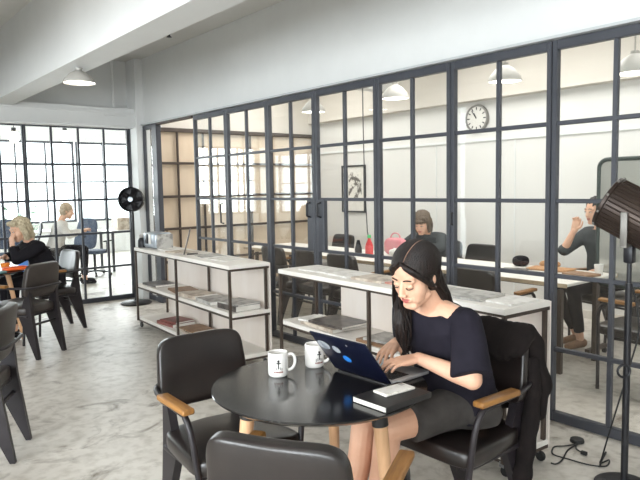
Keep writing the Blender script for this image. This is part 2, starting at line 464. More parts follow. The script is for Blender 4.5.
# exterior windows: frames with bars in the left wall and the office wall
def outer(axis, pos, t0, t1, z0, z1, nv, nh, fwid=.05):
    global wn
    wn += 1
    f = MB(); g = MB()
    def B(mbd, t, z, dt, dz):
        if axis == 'x': mbd.box((pos, t, z), (.07, dt, dz))
        else: mbd.box((t, pos, z), (dt, .07, dz))
    B(f, t0+fwid/2, (z0+z1)/2, fwid, z1-z0); B(f, t1-fwid/2, (z0+z1)/2, fwid, z1-z0)
    B(f, (t0+t1)/2, z0+fwid/2, t1-t0-2*fwid, fwid); B(f, (t0+t1)/2, z1-fwid/2, t1-t0-2*fwid, fwid)
    r = struct(f.build(f'window_{wn}', M['steel'], smooth=False))
    for k in range(1, nv): B(g, t0+(t1-t0)*k/nv, (z0+z1)/2, .035, z1-z0-2*fwid)
    for k in range(1, nh): B(g, (t0+t1)/2, z0+(z1-z0)*k/nh, t1-t0-2*fwid, .035)
    g.build('glazing_bars', M['steel'], r, smooth=False)
for (a, b) in ((-4.22, -2.08), (-1.72, .72), (1.08, 3.52)):
    outer('x', XL, a, b, .8, 2.44, 4, 3)
for k in range(5):
    outer('y', YO, -2.9+k*1.95, -2.9+k*1.95+1.9, .76, 2.62, 3, 2)
outer('x', XL, 8.5, 14.6, .76, 2.42, 9, 2)
# ------------------------------------------------------------------ pendant lamps
def pendant(name, loc, r, h, ztop, label, group):
    e = empty(name, label, 'lamp', loc, 0, group)
    pr = [(r, 0), (r*1.0, .012), (r*.88, h*.38), (r*.55, h*.78), (r*.2, h), (.03, h+.02)]
    inn = [(.02, h*.93), (r*.5, h*.72), (r*.84, h*.35), (r*.96, .006)]
    MB().lathe([(1e-6, h*.95)] + inn[1:] + pr + [(1e-6, h+.02)]).build('shade', M['lampwhite'], e)
    MB().lathe([(1e-6, .010), (r*.95, .010), (r*.95, .016), (1e-6, .016)]).build('diffuser', M['diff'], e)
    L = ztop-loc[2]
    if L > h+.05: MB().tube([(0, 0, h+.015), (0, 0, L)], .006).lathe([(1e-6, L-.03), (.05, L-.03), (.05, L-.002), (1e-6, L-.002)]).build('stem', M['lampwhite'], e)
    return e
pp = atz(79.5, 83.5, 2.365)
pendant('pendant_lamp', pp, .128, .105, 2.5, 'white cone ceiling lamp under the long concrete beam', None)
for (x, y, z, l) in ((4.6, 3.15, 2.33, 'white cone pendant lamp behind the glass, beside the wall clock'),
                     (4.6, 4.42, 2.34, 'white pendant lamp behind the glass with the thin black cable beside it'),
                     (4.6, 5.73, 2.34, 'farthest small white pendant lamp behind the glass doors'),
                     (4.6, 2.08, 2.24, 'white pendant lamp behind the glass at the right photo edge')):
    pendant('pendant_lamp', (x, y, z), .14, .14, ZC, l, 'meeting room pendant lamps')
for (px, py, Y, l) in ((14, 137, 9.6, 'round glowing globe bulb behind far glass, at left photo edge'), (65, 136, 9.6, 'round glowing globe bulb behind far glass, above the seated pale figure')):
    d = ray(px, py); t = Y/d.y; p = Vector((d.x*t, Y, CAM_H+d.z*t))
    e = empty('globe_lamp', l, 'lamp', p, 0, 'office globe lamps')
    MB().ell((0, 0, 0), (.075, .075, .08)).build('globe', M['bulb'], e)
    MB().lathe([(.03, .075), (.03, .13), (1e-6, .13)]).tube([(0, 0, .12), (0, 0, ZC-p.z)], .005).build('cord', M['dark'], e)
# hanging cable in the meeting room
tag(MB().tube([(4.72, 5.02, ZC), (4.72, 5.02, 2.2), (4.715, 5.0, 1.5), (4.73, 4.98, .98), (4.78, 4.97, .75)], .006).build('power_cable', M['dark']), 'thin black cable hanging from the ceiling behind the glass', 'cable')
# sprinkler
tag(MB().lathe([(1e-6, 0), (.03, .004), (.012, .02), (.012, .09), (.03, .1), (1e-6, .1)], (3.1, 6.3, 3.098)).build('sprinkler_head', M['dark']), 'tiny dark sprinkler head on the ceiling beside the long beam', 'sprinkler')
# wall clock
ck = empty('wall_clock', 'round white wall clock behind the glass partition', 'clock', (XF-.002, 4.83, 2.29))
Rx = Matrix.Rotation(-PI/2, 3, 'Y')
MB().lathe([(1e-6, 0), (.165, 0), (.172, .02), (.165, .045), (.148, .045), (.145, .03), (1e-6, .03)], n=40, R=Rx).build('case', M['clockrim'], ck)
MB().lathe([(1e-6, .031), (.144, .031), (.144, .034), (1e-6, .034)], n=40, R=Rx).build('face', M['clockface'], ck)
for k in range(12):
    a = k*PI/6; MB().box((-.037, .12*math.sin(a), .12*math.cos(a)), (.004, .012, .034), (-a, 0, 0)).build('hour_mark', M['dark'], ck, smooth=False)
for (a, L, w) in ((math.radians(30), .078, .014), (math.radians(36), .115, .009)):
    MB().box((-.042, L/2*math.sin(a), L/2*math.cos(a)), (.004, w, L), (-a, 0, 0)).build('hand', M['dark'], ck)
# framed print
art = empty('framed_print', 'black framed art print on the white wall behind the glass doors', 'picture', (XF-.004, 7.12, 1.44))
fr = MB()
for s in (-1, 1):
    fr.box((-.015, s*.25, 0), (.03, .025, .72)); fr.box((-.015, 0, s*.3475), (.03, .475, .025))
fr.build('frame', M['dark'], art, smooth=False)
MB().box((-.008, 0, 0), (.01, .48, .68)).build('mount', M['paper'], art, smooth=False)
MB().box((-.015, -.03, .03), (.004, .29, .44)).build('print', M['artp'], art, smooth=False)
# ------------------------------------------------------------------ armchairs
def make_chair():
    """leather armchair facing +Y: wedge rear legs, tube front legs and wrap-around rail, wooden arm pads"""
    e = empty('armchair')
    def seatf(p):
        return Vector((p.x*(1+.10*(p.y/.22)), p.y, p.z + .012*(1-(p.x/.23)**2)*(1 if p.z > 0 else 0) + .03*p.y))
    MB().ell((0, .01, .432), (.225, .225, .038), e=.32, n=40, m=18, fn=seatf).build('seat', M['leather'], e)
    MB().box((0, -.02, .385), (.40, .38, .022), bev=.006).build('seat_frame', M['chairmetal'], e)
    R = Matrix.Rotation(math.radians(10), 3, 'X')
    def backf(p):
        return Vector((p.x*(1-.05*p.z/.15), p.y + .10*(p.x*p.x)/.19*1.0 + .0, p.z))
    MB().ell((0, -.235, .695), (.206, .030, .15), R, e=.34, n=44, m=20, fn=backf).build('backrest', M['leather'], e)
    for s in (-1, 1):
        MB().prism([(-.30, 0), (-.272, 0), (-.105, .385), (-.13, .41), (-.205, .62), (-.232, .62), (-.245, .41)], 'x', s*.165-.018, s*.165+.018).build('rear_leg', M['chairmetal'], e, smooth=False)
        pts = [(s*.205, .215, .0)] + bez((s*.225, .205, .38), (s*.24, .20, .50), (s*.25, .21, .60), (s*.25, .15, .632), 7)
        MB().tube(pts, .0125, 12).build('front_leg', M['chairmetal'], e)
        MB().box((s*.25, .06, .658), (.05, .255, .024), (math.radians(1), 0, 0), bev=.008, seg=3).build('armrest', M['oak'], e)
    MB().tube(bez((-.25, .15, .635), (-.25, -.1, .64), (-.25, -.285, .64), (-.12, -.285, .64), 10)+bez((.12, -.285, .64), (.25, -.285, .64), (.25, -.1, .64), (.25, .15, .635), 10), .0105, 10).build('arm_rail', M['chairmetal'], e)
    MB().tube([(-.168, -.215, .30), (.168, -.215, .30)], .011).build('stretcher', M['chairmetal'], e)
    return e
chair0 = make_chair(); _first = [True]
def chair(x, y, rz, label, group=None, worn=False):
    o = chair0 if _first[0] else dup(chair0); _first[0] = False
    o.location = (x, y, 0); o.rotation_euler = (0, 0, rz); tag(o, label, 'chair', group)
    if worn:
        for c in kids(o):
            if c.name.split('.')[0] in ('seat', 'backrest'):
                c.data = c.data.copy(); c.data.materials[0] = M['leatherb']
    return o
def face(fx, fy): return math.atan2(-fx, fy)
# around the near table
chair(1.29, 2.22, PI-.05, 'black leather armchair with wooden arms facing us behind the left of the round table')
chair(1.085, 1.40, -1.04, 'black leather armchair seen from behind at the bottom of the photo')
CX, CY = 2.058, 1.645
chair(CX, CY, PI/2+.02, 'black leather armchair the woman at the laptop sits on, jacket over its back')
# left side of the room
chair(.60, 3.93, face(-.88, .47), 'brown leather armchair cut off by the left photo edge, nearest on the left side', worn=True)
chair(1.46, 6.11, face(-.55, .83), 'brown leather armchair at left seen from behind, tucked to the table with orange things', worn=True)
chair(1.93, 6.93, face(-1, -.12), 'black armchair under the blond seated person at the left table')
# meeting room
MG = 'meeting room armchairs'
for (x, y, fx, fy, l) in (
    (4.13, 2.92, 1, .0, 'dark armchair behind the glass, just above the near shelf, right of the woman'),
    (4.13, 4.47, 1, .0, 'dark armchair behind the glass doors, third of the row from the left'),
    (4.13, 5.04, 1, .0, 'dark armchair behind the glass doors, second of the row from the left'),
    (4.13, 5.61, 1, .0, 'dark armchair behind the glass, leftmost of the row at the white tables'),
    (5.27, 4.02, -1, 0, 'dark armchair on the far side of the white tables, right of the capped person'),
    (5.45, 4.62, -1, -.15, 'dark armchair under the person in the brown cap'),
    (5.27, 6.25, -1, 0, 'dark armchair on the far side of the white tables, below the framed print'),
    (5.60, 2.75, -1, .3, 'dark armchair under the person at the right end of the meeting table'),
    (4.50, 1.93, .05, 1, 'dark armchair at the near end of the meeting table, behind the floor lamp')):
    chair(x, y, face(fx, fy), l, MG)
# ------------------------------------------------------------------ near round table
TX, TY, TR = 1.470, 1.823, .411
t = empty('round_table', 'round black table with pale wooden legs in the foreground', 'table', (TX, TY, 0))
MB().lathe([(1e-6, .706), (TR-.03, .706), (TR-.004, .722), (TR, .726), (TR-.003, .730), (1e-6, .730)], n=96).build('tabletop', M['tabletop'], t)
for a in (280, 160, 40):
    ca, sa = math.cos(math.radians(a)), math.sin(math.radians(a))
    top = Vector((ca*.275, sa*.275, .704)); bot = Vector((ca*.36, sa*.36, 0))
    d = (bot-top); q = d.to_track_quat('Z', 'Y').to_matrix(); L = d.length
    lg = MB().lathe([(.0265, .05), (.026, .1), (.017, L-.004)], top, 24, q).build('leg', M['oakleg'], t)
    MB().lathe([(.029, 0), (.0295, .072), (.026, .075)], top, 24, q).build('leg_cap', M['blackcap'], lg)
br = MB().box((0, 0, .690), (.50, .03, .028), (0, 0, math.radians(10))).box((0, 0, .690), (.50, .03, .0275), (0, 0, math.radians(100)))
br.build('under_frame', M['blackcap'], t, smooth=False)
# mugs
def mug(loc, rz, label, hs):
    e = empty('mug', label, 'mug', loc, rz, 'white mugs on the round table')
    r, h = .040, .096
    MB().lathe([(1e-6, .001), (r-.006, 0), (r-.001, .005), (r, .012), (r, h-.002), (r-.0015, h), (r-.004, h-.002), (r-.004, .012), (1e-6, .008)], n=48).build('cup', M['ceramic'], e)
    MB().tube([(r-.003, 0, .082)]+bez((r+.012, 0, .086), (r+.036, 0, .084), (r+.036, 0, .02), (r-.003, 0, .02), 12), .0062, 12).build('handle', M['ceramic'], e)
    d = MB()   # printed emblem wrapped round the cup: small figure on a fan of lines, red line of lettering
    def wrap(u, z, w, hh, mi):
        n = 4; vs = []
        for k in range(n+1):
            a = hs + (u-w/2+w*k/n)/r
            for zz in (z-hh/2, z+hh/2): vs.append(((r+.0006)*math.cos(a), (r+.0006)*math.sin(a), zz))
        for k in range(n+1):
            a = hs + (u-w/2+w*k/n)/r
            for zz in (z-hh/2, z+hh/2): vs.append(((r-.0005)*math.cos(a), (r-.0005)*math.sin(a), zz))
        o = 2*(n+1); fs = []
        for k in range(n):
            a = 2*k; fs += [[a, a+1, a+3, a+2], [o+a, o+a+2, o+a+3, o+a+1], [a+1, o+a+1, o+a+3, a+3], [a, a+2, o+a+2, o+a]]
        fs += [[0, o, o+1, 1], [2*n, 2*n+1, o+2*n+1, o+2*n]]
        d.add(vs, fs, mi)
    wrap(0, .053, .0045, .032, 0); wrap(0, .058, .018, .005, 0); wrap(0, .067, .009, .009, 0)
    for k in range(5): wrap(-.014+.007*k, .034+.003*(2-abs(k-2)), .0024, .011, 0)
    for k, w in enumerate((.004, .003, .005, .003, .004, .004)): wrap(-.0155+.0062*k, .0225, w+.0012, .006, 1)
    d.build('printed_emblem', [M['note'], M['red']], e, smooth=False)
    return e
mug((1.412, 2.013, .7305), -.60, 'white mug with a dark printed emblem, left of the laptop', -1.55)
mug((1.600, 2.015, .7305), -.75, 'white mug half hidden behind the open laptop screen', -.95)
# laptop
hA, hB = Vector((1.630, 1.918, .733)), Vector((1.640, 1.608, .733))
ld = (hB-hA).normalized()
LW = (hB-hA).length
lrz = math.atan2(-(hA-hB).x, (hA-hB).y)     # local +Y from hB to hA, local +X towards the woman
lp = empty('laptop', 'open laptop with dark navy lid and stickers in front of the woman', 'laptop', (hB.x, hB.y, .7305), lrz)
MB().box((.119, LW/2, .0085), (.212, LW, .015), bev=.004).build('base', M['alum'], lp)
kb = MB()
for r_ in range(5):
    for c_ in range(13):
        kb.box((.035+r_*.0195, .027+c_*(LW-.054)/12, .0168), (.0165, (LW-.054)/12*.86, .0022))
kb.build('keyboard', M['keys'], lp, smooth=False)
MB().box((.176, LW/2, .0162), (.058, .1, .0012), bev=.0004, seg=1).build('touchpad', M['silver'], lp, smooth=False)
tilt = math.radians(38)
lid = MB()
RL = Matrix.Rotation(-tilt, 3, 'Y')
lid.box(RL @ Vector((0, 0, .112)) + Vector((.004, LW/2, .008)), (.007, LW, .222), RL, bev=.003)
lido = lid.build('lid', M['navy'], lp)
MB().box(RL @ Vector((.0042, 0, .115)) + Vector((.004, LW/2, .008)), (.001, LW-.02, .19), RL).build('screen', M['keys'], lido, smooth=False)
RL2 = RL @ Matrix.Rotation(-PI/2, 3, 'Y')
for (u, w, ry, rz_, mm, nm) in ((.270, .155, .034, .025, 'stk_grey', 'grey oval sticker'), (.204, .145, .021, .020, 'stk_grey', 'smaller grey round sticker'), (.118, .19, .0045, .0045, 'alum', 'tiny round emblem'), (.173, .098, .021, .019, 'stk_blue', 'blue blob sticker')):
    s = MB().ell(RL @ Vector((-.0038, 0, w)) + Vector((.004, u, .008)), (.0007, ry, rz_), RL, n=28, m=10).build('sticker', M[mm], lido)
    s['label'] = nm
# notebook and phone
nb = [atz(355.5, 400, .735), atz(382.5, 414, .735), atz(429, 397, .735)]
ex = (nb[2]-nb[1]); ey = (nb[0]-nb[1]); nrz = math.atan2(ex.y, ex.x)
nc = (nb[0]+nb[2])/2
n_ = empty('notebook', 'thick black notebook lying on the round table under the phone', 'notebook', (nc.x, nc.y, .7305), nrz)
nl, nw = ex.length*.97, min(ey.length, .165)
for z in (.0012, .0198): MB().box((0, 0, z), (nl, nw, .0022), bev=.0008, seg=1).build('cover', M['note'], n_, smooth=False)
MB().box((0, -nw/2+.0015, .0105), (nl, .003, .0165)).build('spine', M['note'], n_, smooth=False)
MB().box((-.001, .002, .0105), (nl-.003, nw-.008, .016)).build('page_block', M['paper'], n_, smooth=False)
pc = [atz(374, 390, .757), atz(384, 397.5, .757), atz(414.5, 389, .757), atz(404, 382.5, .757)]
pe = pc[2]-pc[1]; pz = math.atan2(pe.y, pe.x); pm = sum(pc, Vector())/4
ph = empty('phone', 'white phone lying on the black notebook', 'phone', (pm.x, pm.y, .7518), pz)
MB().box((0, 0, .005), (.142, .07, .0095), bev=.004, seg=3).build('phone_case', M['phonew'], ph)
MB().box((0, 0, .0100), (.128, .058, .001), bev=.0004, seg=1).build('back_print', M['whitec'], ph, smooth=False)
MB().box((.048, .016, .0106), (.02, .02, .002), bev=.0008, seg=1).build('camera', M['greyc'], ph, smooth=False)
# ------------------------------------------------------------------ shelf units
def shelf(label, nf, ff, depth, panel_to=1.0):
    d = ff-nf; L = d.length; rz = math.atan2(-d.x, d.y)
    e = empty('shelf_unit', label, 'shelf', (nf.x, nf.y, 0), rz, 'white steel framed shelf units on castors')
    D = depth; ST = .865
    for (nm, z) in (('top_board', ST), ('middle_board', .472), ('bottom_board', .115)):
        x0 = 0 if nm == 'top_board' else .0215
        MB().box(((D+x0)/2, L/2, z-.016), (D-x0, L, .032), bev=.002, seg=1).build(nm, M['board'], e, smooth=False)
        rl = MB(); zz = z-.032-.009
        for x in (.032, D-.011): rl.box((x, L/2, zz), (.02, L, .018))
        for y in (.011, L-.011): rl.box((D/2, y, zz), (D-.04, .02, .018))
        rl.build('shelf_rail', M['steelb'], e, smooth=False)
    for y in (.011, L*.5, L-.011):
        MB().box((.0105, y, .452), (.02, .02, .758)).build('post', M['steelb'], e, smooth=False)
        MB().box((D-.03, y, .452), (.02, .02, .758)).build('post', M['steelb'], e, smooth=False)
    MB().box((D+.006, L*panel_to/2, .47), (.012, L*panel_to, .78)).build('back_panel', M['ply'], e, smooth=False)
    for x in (.03, D-.05):
        for y in (.03, L-.03):
            c = MB().box((x, y, .06), (.018, .03, .03)).tube([(x, y, .05), (x, y, .075)], .012).build('castor', M['chrome'], e, smooth=False)
            MB().lathe([(1e-6, -.011), (.024, -.011), (.027, -.006), (.027, .006), (.024, .011), (1e-6, .011)], (x+.004, y-.016, .0275), 20, Matrix.Rotation(PI/2, 3, 'Y')).build('wheel', M['rubber'], c)
    def P(x, y, z):
        R = Matrix.Rotation(rz, 3, 'Z'); v = R @ Vector((x, y, 0)); return Vector((nf.x+v.x, nf.y+v.y, z))
    return P, L, rz, D
PA, LA, RA, DA = shelf('long white shelf unit on castors at the back, farther of the two', atz(228.5, 266, .865), atz(134, 247.5, .865), .375)
PB, LB, RB, DB = shelf('long white shelf unit behind the woman, nearer of the two', atz(505, 309.5, .865), atz(278, 269, .865), .375, .86)
def flat(name, P, rzs, x, y, z, dx, dy, dz, rz, cov, label, cat, group=None, pages=True):
    """magazine or book lying flat: covers plus page block"""
    p = P(x, y, z)
    e = empty(name, label, cat, p, rzs+rz, group)
    ct = min(.0016, dz*.2)
    c = MB().box((0, 0, dz-ct/2), (dx, dy, ct)).box((0, 0, ct/2), (dx, dy, ct)).box((-dx/2+ct/2, 0, dz/2), (ct, dy, dz-2*ct))
    c.build('cover', M[cov], e, smooth=False)
    if pages: MB().box((.001, 0, dz/2), (dx-.004, dy-.004, dz-2.2*ct)).build('page_block', M['paper'], e, smooth=False)
    return e
zt, zm, zb = .8655, .4725, .1155
A = lambda *a, **k: flat('magazine', PA, RA, *a, **k)
B_ = lambda *a, **k: flat('magazine', PB, RB, *a, **k)
gA, gB = 'magazines on the far shelf unit', 'magazines on the near shelf unit'
A(.20, .42, zt, .21, .28, .006, .1, 'whitec', 'white magazine on the far shelf top, at its near end', 'magazine', gA)
A(.22, .78, zt, .22, .30, .008, -.15, 'greyc', 'grey printed magazine on the far shelf top, second from its near end', 'magazine', gA)
A(.18, 1.30, zt, .21, .29, .010, .2, 'beigec', 'beige magazine on the far shelf top beyond the slanted stand', 'magazine', gA)
A(.18, 1.60, zt, .20, .26, .012, -.1, 'whitec', 'white brochure on the far shelf top beside the silver machine', 'magazine', gA)
A(.19, .20, zm, .24, .30, .045, .05, 'darkc', 'dark spined thick book on the far unit middle shelf, near end', 'book', gA)
A(.19, .20, zm+.0455, .23, .30, .012, .12, 'greyc', 'grey magazine lying on the dark spined thick book', 'magazine', gA)
A(.18, .60, zm, .25, .32, .03, -.06, 'greyc', 'grey magazine stack on the far unit middle shelf, second from near end', 'magazine', gA)
A(.18, .98, zm, .24, .30, .03, .1, 'beigec', 'beige magazine pile right of the centre post on the middle shelf', 'magazine', gA)
A(.20, 1.36, zm, .23, .30, .02, -.12, 'brownc', 'brownish magazine on the far unit middle shelf beyond the centre post', 'magazine', gA)
A(.17, 1.90, zm, .24, .33, .022, .05, 'darkc', 'dark covered book at the far end of the middle shelf', 'book', gA)
A(.18, 1.53, zb, .25, .33, .03, .1, 'red', 'red covered book on the bottom shelf of the far unit', 'book', gA)
A(.19, 1.52, zb+.0305, .22, .29, .015, .18, 'red', 'dull red magazine lying on top of the red covered book', 'magazine', gA)
A(.20, 1.08, zb, .25, .33, .02, -.1, 'beigec', 'beige magazine pile on the bottom shelf of the far unit', 'magazine', gA)
A(.20, 1.08, zb+.0205, .22, .30, .012, .05, 'brownc', 'brown magazine on the beige magazine pile of the bottom shelf', 'magazine', gA)
B_(.20, 1.78, zt, .22, .28, .010, .12, 'whitec', 'white brochure at the far left end of the near shelf top', 'magazine', gB)
B_(.19, 1.46, zt, .22, .28, .012, -.1, 'whitec', 'white magazine second from the left on the near shelf top', 'magazine', gB)
B_(.19, 1.155, zt, .22, .28, .016, .06, 'beigec', 'open beige magazine on the near shelf top left of the woman', 'magazine', gB)
B_(.20, .858, zt, .19, .28, .01, -.1, 'pinkc', 'pinkish magazine on the near shelf top beside the woman hair', 'magazine', gB)
B_(.22, .63, zt, .16, .12, .008, .1, 'greyc', 'small grey booklet on the near shelf top right of the woman', 'booklet', gB)
B_(.17, .375, zt, .25, .31, .012, .12, 'greyc', 'large grey magazine on the near shelf top right of the woman', 'magazine', gB)
B_(.20, .105, zt, .22, .17, .010, -.04, 'whitec', 'white magazine at the right end of the near shelf top', 'magazine', gB)
B_(.20, 1.66, zm, .30, .42, .025, -.05, 'beigec', 'large flat book on the near unit middle shelf, bottom of the left pile', 'book', gB)
B_(.21, 1.60, zm+.0255, .28, .36, .018, .08, 'darkc', 'large dark glossy book on the left pile of the near unit middle shelf', 'book', gB)
B_(.15, 1.86, zm+.0255, .2, .10, .012, .3, 'whitec', 'folded white papers on the left pile of the near unit middle shelf', 'papers', gB)
B_(.17, 1.02, zm, .26, .36, .02, .05, 'brownc', 'brown magazine on the near unit middle shelf behind the laptop', 'magazine', gB)
B_(.17, 1.00, zm+.0205, .22, .30, .016, .15, 'greyc', 'grey magazine lying on the brown magazine behind the laptop', 'magazine', gB)
B_(.2, .25, zm, .26, .34, .03, .05, 'pinkc', 'pinkish book on the near unit middle shelf beside the black jacket', 'book', gB)
# machine, bottle and slanted stand on the far shelf
pm_ = PA(.17, 1.98, zt)
e = empty('silver_machine', 'rounded silver machine standing at the far end of the far shelf top', 'machine', pm_, RA+.05)
MB().box((0, -.06, .085), (.2, .30, .165), bev=.03, seg=4).build('body', M['silver'], e)
MB().box((-.0, -.235, .08), (.17, .05, .15), bev=.012).build('side_panel', M['greyc'], e)
MB().box((-.104, -.02, .10), (.012, .05, .1), bev=.004).build('lever', M['dark'], e)
MB().box((-.104, -.10, .10), (.012, .05, .1), bev=.004).build('lever', M['whitec'], e)
pb = PA(.07, 2.10, zt)
e = empty('black_flask', 'small black flask beside the silver machine on the far shelf top', 'flask', pb)
MB().lathe([(1e-6, 0), (.042, 0), (.046, .01), (.044, .075), (.03, .1), (.022, .104), (1e-6, .104)]).build('body', M['dark'], e)
MB().lathe([(.025, .105), (.027, .13), (.02, .14), (1e-6, .14)]).build('cap', M['greyc'], e)
ps = PA(.16, 1.05, zt)
e = empty('tablet_stand', 'dark slanted display stand on the far shelf top', 'stand', ps, 1.06)
RS = Matrix.Rotation(math.radians(15), 3, 'X')
MB().box((0, .035, .122), (.17, .012, .24), RS, bev=.003).build('panel', M['darkc'], e)
MB().box((0, -.01, .0035), (.12, .1, .006)).build('foot', M['dark'], e, smooth=False)
# ------------------------------------------------------------------ pedestal fan
fz = 1.36
f = empty('pedestal_fan', 'black pedestal fan by the white corner column', 'fan', (3.235, 7.80, 0))
MB().lathe([(1e-6, 0), (.19, 0), (.2, .012), (.17, .03), (.04, .045), (1e-6, .05)]).build('base', M['dark'], f)
MB().tube([(0, 0, .04), (0, 0, 1.26)], .016).build('pole', M['dark'], f)
hd = Vector((-.55, -.83, .05)).normalized(); RH = hd.to_track_quat('Z', 'Y').to_matrix()
hc = Vector((-.04, -.07, fz))
MB().lathe([(.03, -.19), (.06, -.17), (.065, -.07), (.04, -.05), (1e-6, -.05)], hc, 20, RH).tube([(0, 0, 1.24), (0, .02, 1.33)], .02).build('motor', M['dark'], f)
MB().lathe([(.15, -.06), (.158, -.05), (.158, .05), (.145, .06), (.140, .055), (.150, .045), (.150, -.05), (.15, -.06)], hc, 36, RH, ends=False).build('housing', M['dark'], f)
MB().lathe([(1e-6, -.062), (.15, -.062), (.152, -.055), (1e-6, -.055)], hc, 36, RH).build('back_shell', M['dark'], f)
gr = MB()
for r_ in (.04, .075, .11): gr.tube([hc+RH @ Vector((r_*math.cos(a*PI/12), r_*math.sin(a*PI/12), .058)) for a in range(24)], .003, 6, closed=True)
for k in range(12):
    a = k*PI/6; gr.tube([hc+RH @ Vector((.03*math.cos(a), .03*math.sin(a), .06)), hc+RH @ Vector((.148*math.cos(a+.3), .148*math.sin(a+.3), .056))], .003, 6)
gr.build('grille', M['dark'], f)
MB().lathe([(1e-6, .055), (.03, .055), (.03, .066), (1e-6, .068)], hc, 20, RH).build('badge', M['silver'], f)
for k in range(5):
    a = 2*PI*k/5; b = MB()
    b.box(hc+RH @ Vector((.078*math.cos(a), .078*math.sin(a), .0)), (.11, .065, .004), RH @ Matrix.Rotation(a, 3, 'Z') @ Matrix.Rotation(.45, 3, 'X'), bev=.001, seg=1)
    b.build('blade', M['chairmetal'], f)
# ------------------------------------------------------------------ floor lamp at the right
dm = ray(607, 201); tm = 3.30/math.hypot(dm.x, dm.y)
mouth = Vector((dm.x*tm, dm.y*tm, CAM_H+dm.z*tm))
axd = (Vector((dm.y, -dm.x, 0)).normalized()*.86 - Vector((0, 0, 1))*.49 - Vector((dm.x, dm.y, 0)).normalized()*.20).normalized()   # from mouth to rear
LD, RDm = .30, .122
dcen = mouth+axd*.12
LX, LY = dcen.x, dcen.y
fl = empty('floor_lamp', 'industrial floor lamp with ribbed dark drum head at the right photo edge', 'lamp', (LX, LY, 0))
MB().lathe([(1e-6, 0), (.13, 0), (.135, .008), (.12, .016), (.03, .022), (1e-6, .022)]).build('base', M['dark'], fl)
zc_ = dcen.z
MB().tube([(0, 0, .02), (0, 0, 1.0)], .0165, 14).tube([(0, 0, .98), (0, 0, zc_-.17)], .011, 12).build('pole', M['dark'], fl)
MB().box((0, 0, zc_-.19), (.046, .046, .09), bev=.01).build('knuckle', M['dark'], fl)
rk = MB().tube([Vector((-.03, .0, .58))+Vector((.03*math.cos(a*PI/8)*.77, -.03*math.cos(a*PI/8)*.63, .03*math.sin(a*PI/8))) for a in range(16)], .006, 8, closed=True)
rk.build('cable_hook', M['dark'], fl)
RD = axd.to_track_quat('Z', 'Y').to_matrix()
m0 = Vector((0, 0, zc_))-axd*.12
dr = MB(); pr = [(RDm-.012, .012), (RDm, 0), (RDm+.006, .004), (RDm+.006, .018), (RDm, .022), (RDm, LD-.03), (RDm-.03, LD), (.03, LD+.02), (1e-6, LD+.02)]
dr.lathe(pr, m0, 64, RD)
dro = dr.build('drum', M['drum'], fl)
for k in range(36):
    a = 2*PI*k/36
    c0 = m0+RD @ Vector(((RDm+.001)*math.cos(a), (RDm+.001)*math.sin(a), .025)); c1 = m0+RD @ Vector(((RDm+.001)*math.cos(a), (RDm+.001)*math.sin(a), LD-.035))
    MB().tube([c0, c1], .0045, 6).build('cooling_rib', M['drum'], dro)
MB().lathe([(1e-6, .016), (RDm-.006, .016), (RDm-.006, .022), (1e-6, .022)], m0, 48, RD).build('lens', M['lampwhite'], fl)
for k in range(9):
    a = 2*PI*k/9; MB().ell(m0+RD @ Vector(((RDm+.006)*math.cos(a), (RDm+.006)*math.sin(a), .011)), (.007, .007, .007), n=8, m=6).build('rim_bolt', M['grey'], dro)
vdir = axd.cross(Vector((0, 0, 1))).normalized()
if vdir.dot(Fw) > 0: vdir = -vdir
RY = Matrix.Rotation(math.atan2(vdir.y, vdir.x), 3, 'Z')
C0 = Vector((0, 0, zc_))
yk = MB().box(C0+vdir*(RDm+.014)+Vector((0, 0, -.066)), (.010, .030, .155), RY, bev=.003)
yk.box(C0-vdir*(RDm+.014)+Vector((0, 0, -.066)), (.010, .030, .155), RY, bev=.003)
yk.box(C0+Vector((0, 0, -.146)), (2*RDm+.038, .03, .010), RY, bev=.003)
yk.build('yoke', M['grey'], fl)
# cord with foot switch
pt = lambda x, y, z=.008: tuple(atz(x, y, z))
cord = [(LX-.02, LY, .95), (LX+.03, LY-.02, .72), (LX-.0, LY+.03, .45), (LX-.03, LY+.1, .25)]
cord = smooth_path([(LX+.018, LY-.012, .98), (LX+.05, LY-.03, .78), (LX+.035, LY, .60), (LX-.02, LY+.03, .40), (LX+.03, LY+.10, .20), (LX+.10, LY+.17, .012), pt(606, 452), pt(600, 463), pt(609, 460), pt(606, 466), pt(590, 465), pt(568, 459), pt(553, 454), pt(554, 447), pt(564, 446), pt(578, 444)], 8)
ec = empty('lamp_cord', 'black lamp cord with round foot switch looping on the floor at right', 'cord', (0, 0, 0))
MB().tube([(p[0], p[1], max(p[2], .007)) for p in cord], .0042, 8).tube([(p[0], p[1], max(p[2], .007)) for p in smooth_path([pt(578, 444), pt(568, 450), pt(562, 460), pt(556, 464), pt(551, 463)], 6)], .0042, 8).build('cable', M['rubber'], ec)
sw = atz(577, 442, .0)
MB().lathe([(1e-6, .001), (.038, .001), (.04, .006), (.036, .02), (.02, .026), (1e-6, .026)], sw, 28).build('foot_switch', M['rubber'], ec)
a0, a1 = atz(581, 452, .012), atz(587, 454, .012)
MB().tube(smooth_path([tuple(sw+Vector((0, 0, .008))), pt(576, 448), tuple(a0)], 5), .0042, 8).build('plug_lead', M['rubber'], ec)
MB().bar(a0, a1, .02, .02, bev=.004).build('plug', M['rubber'], ec)
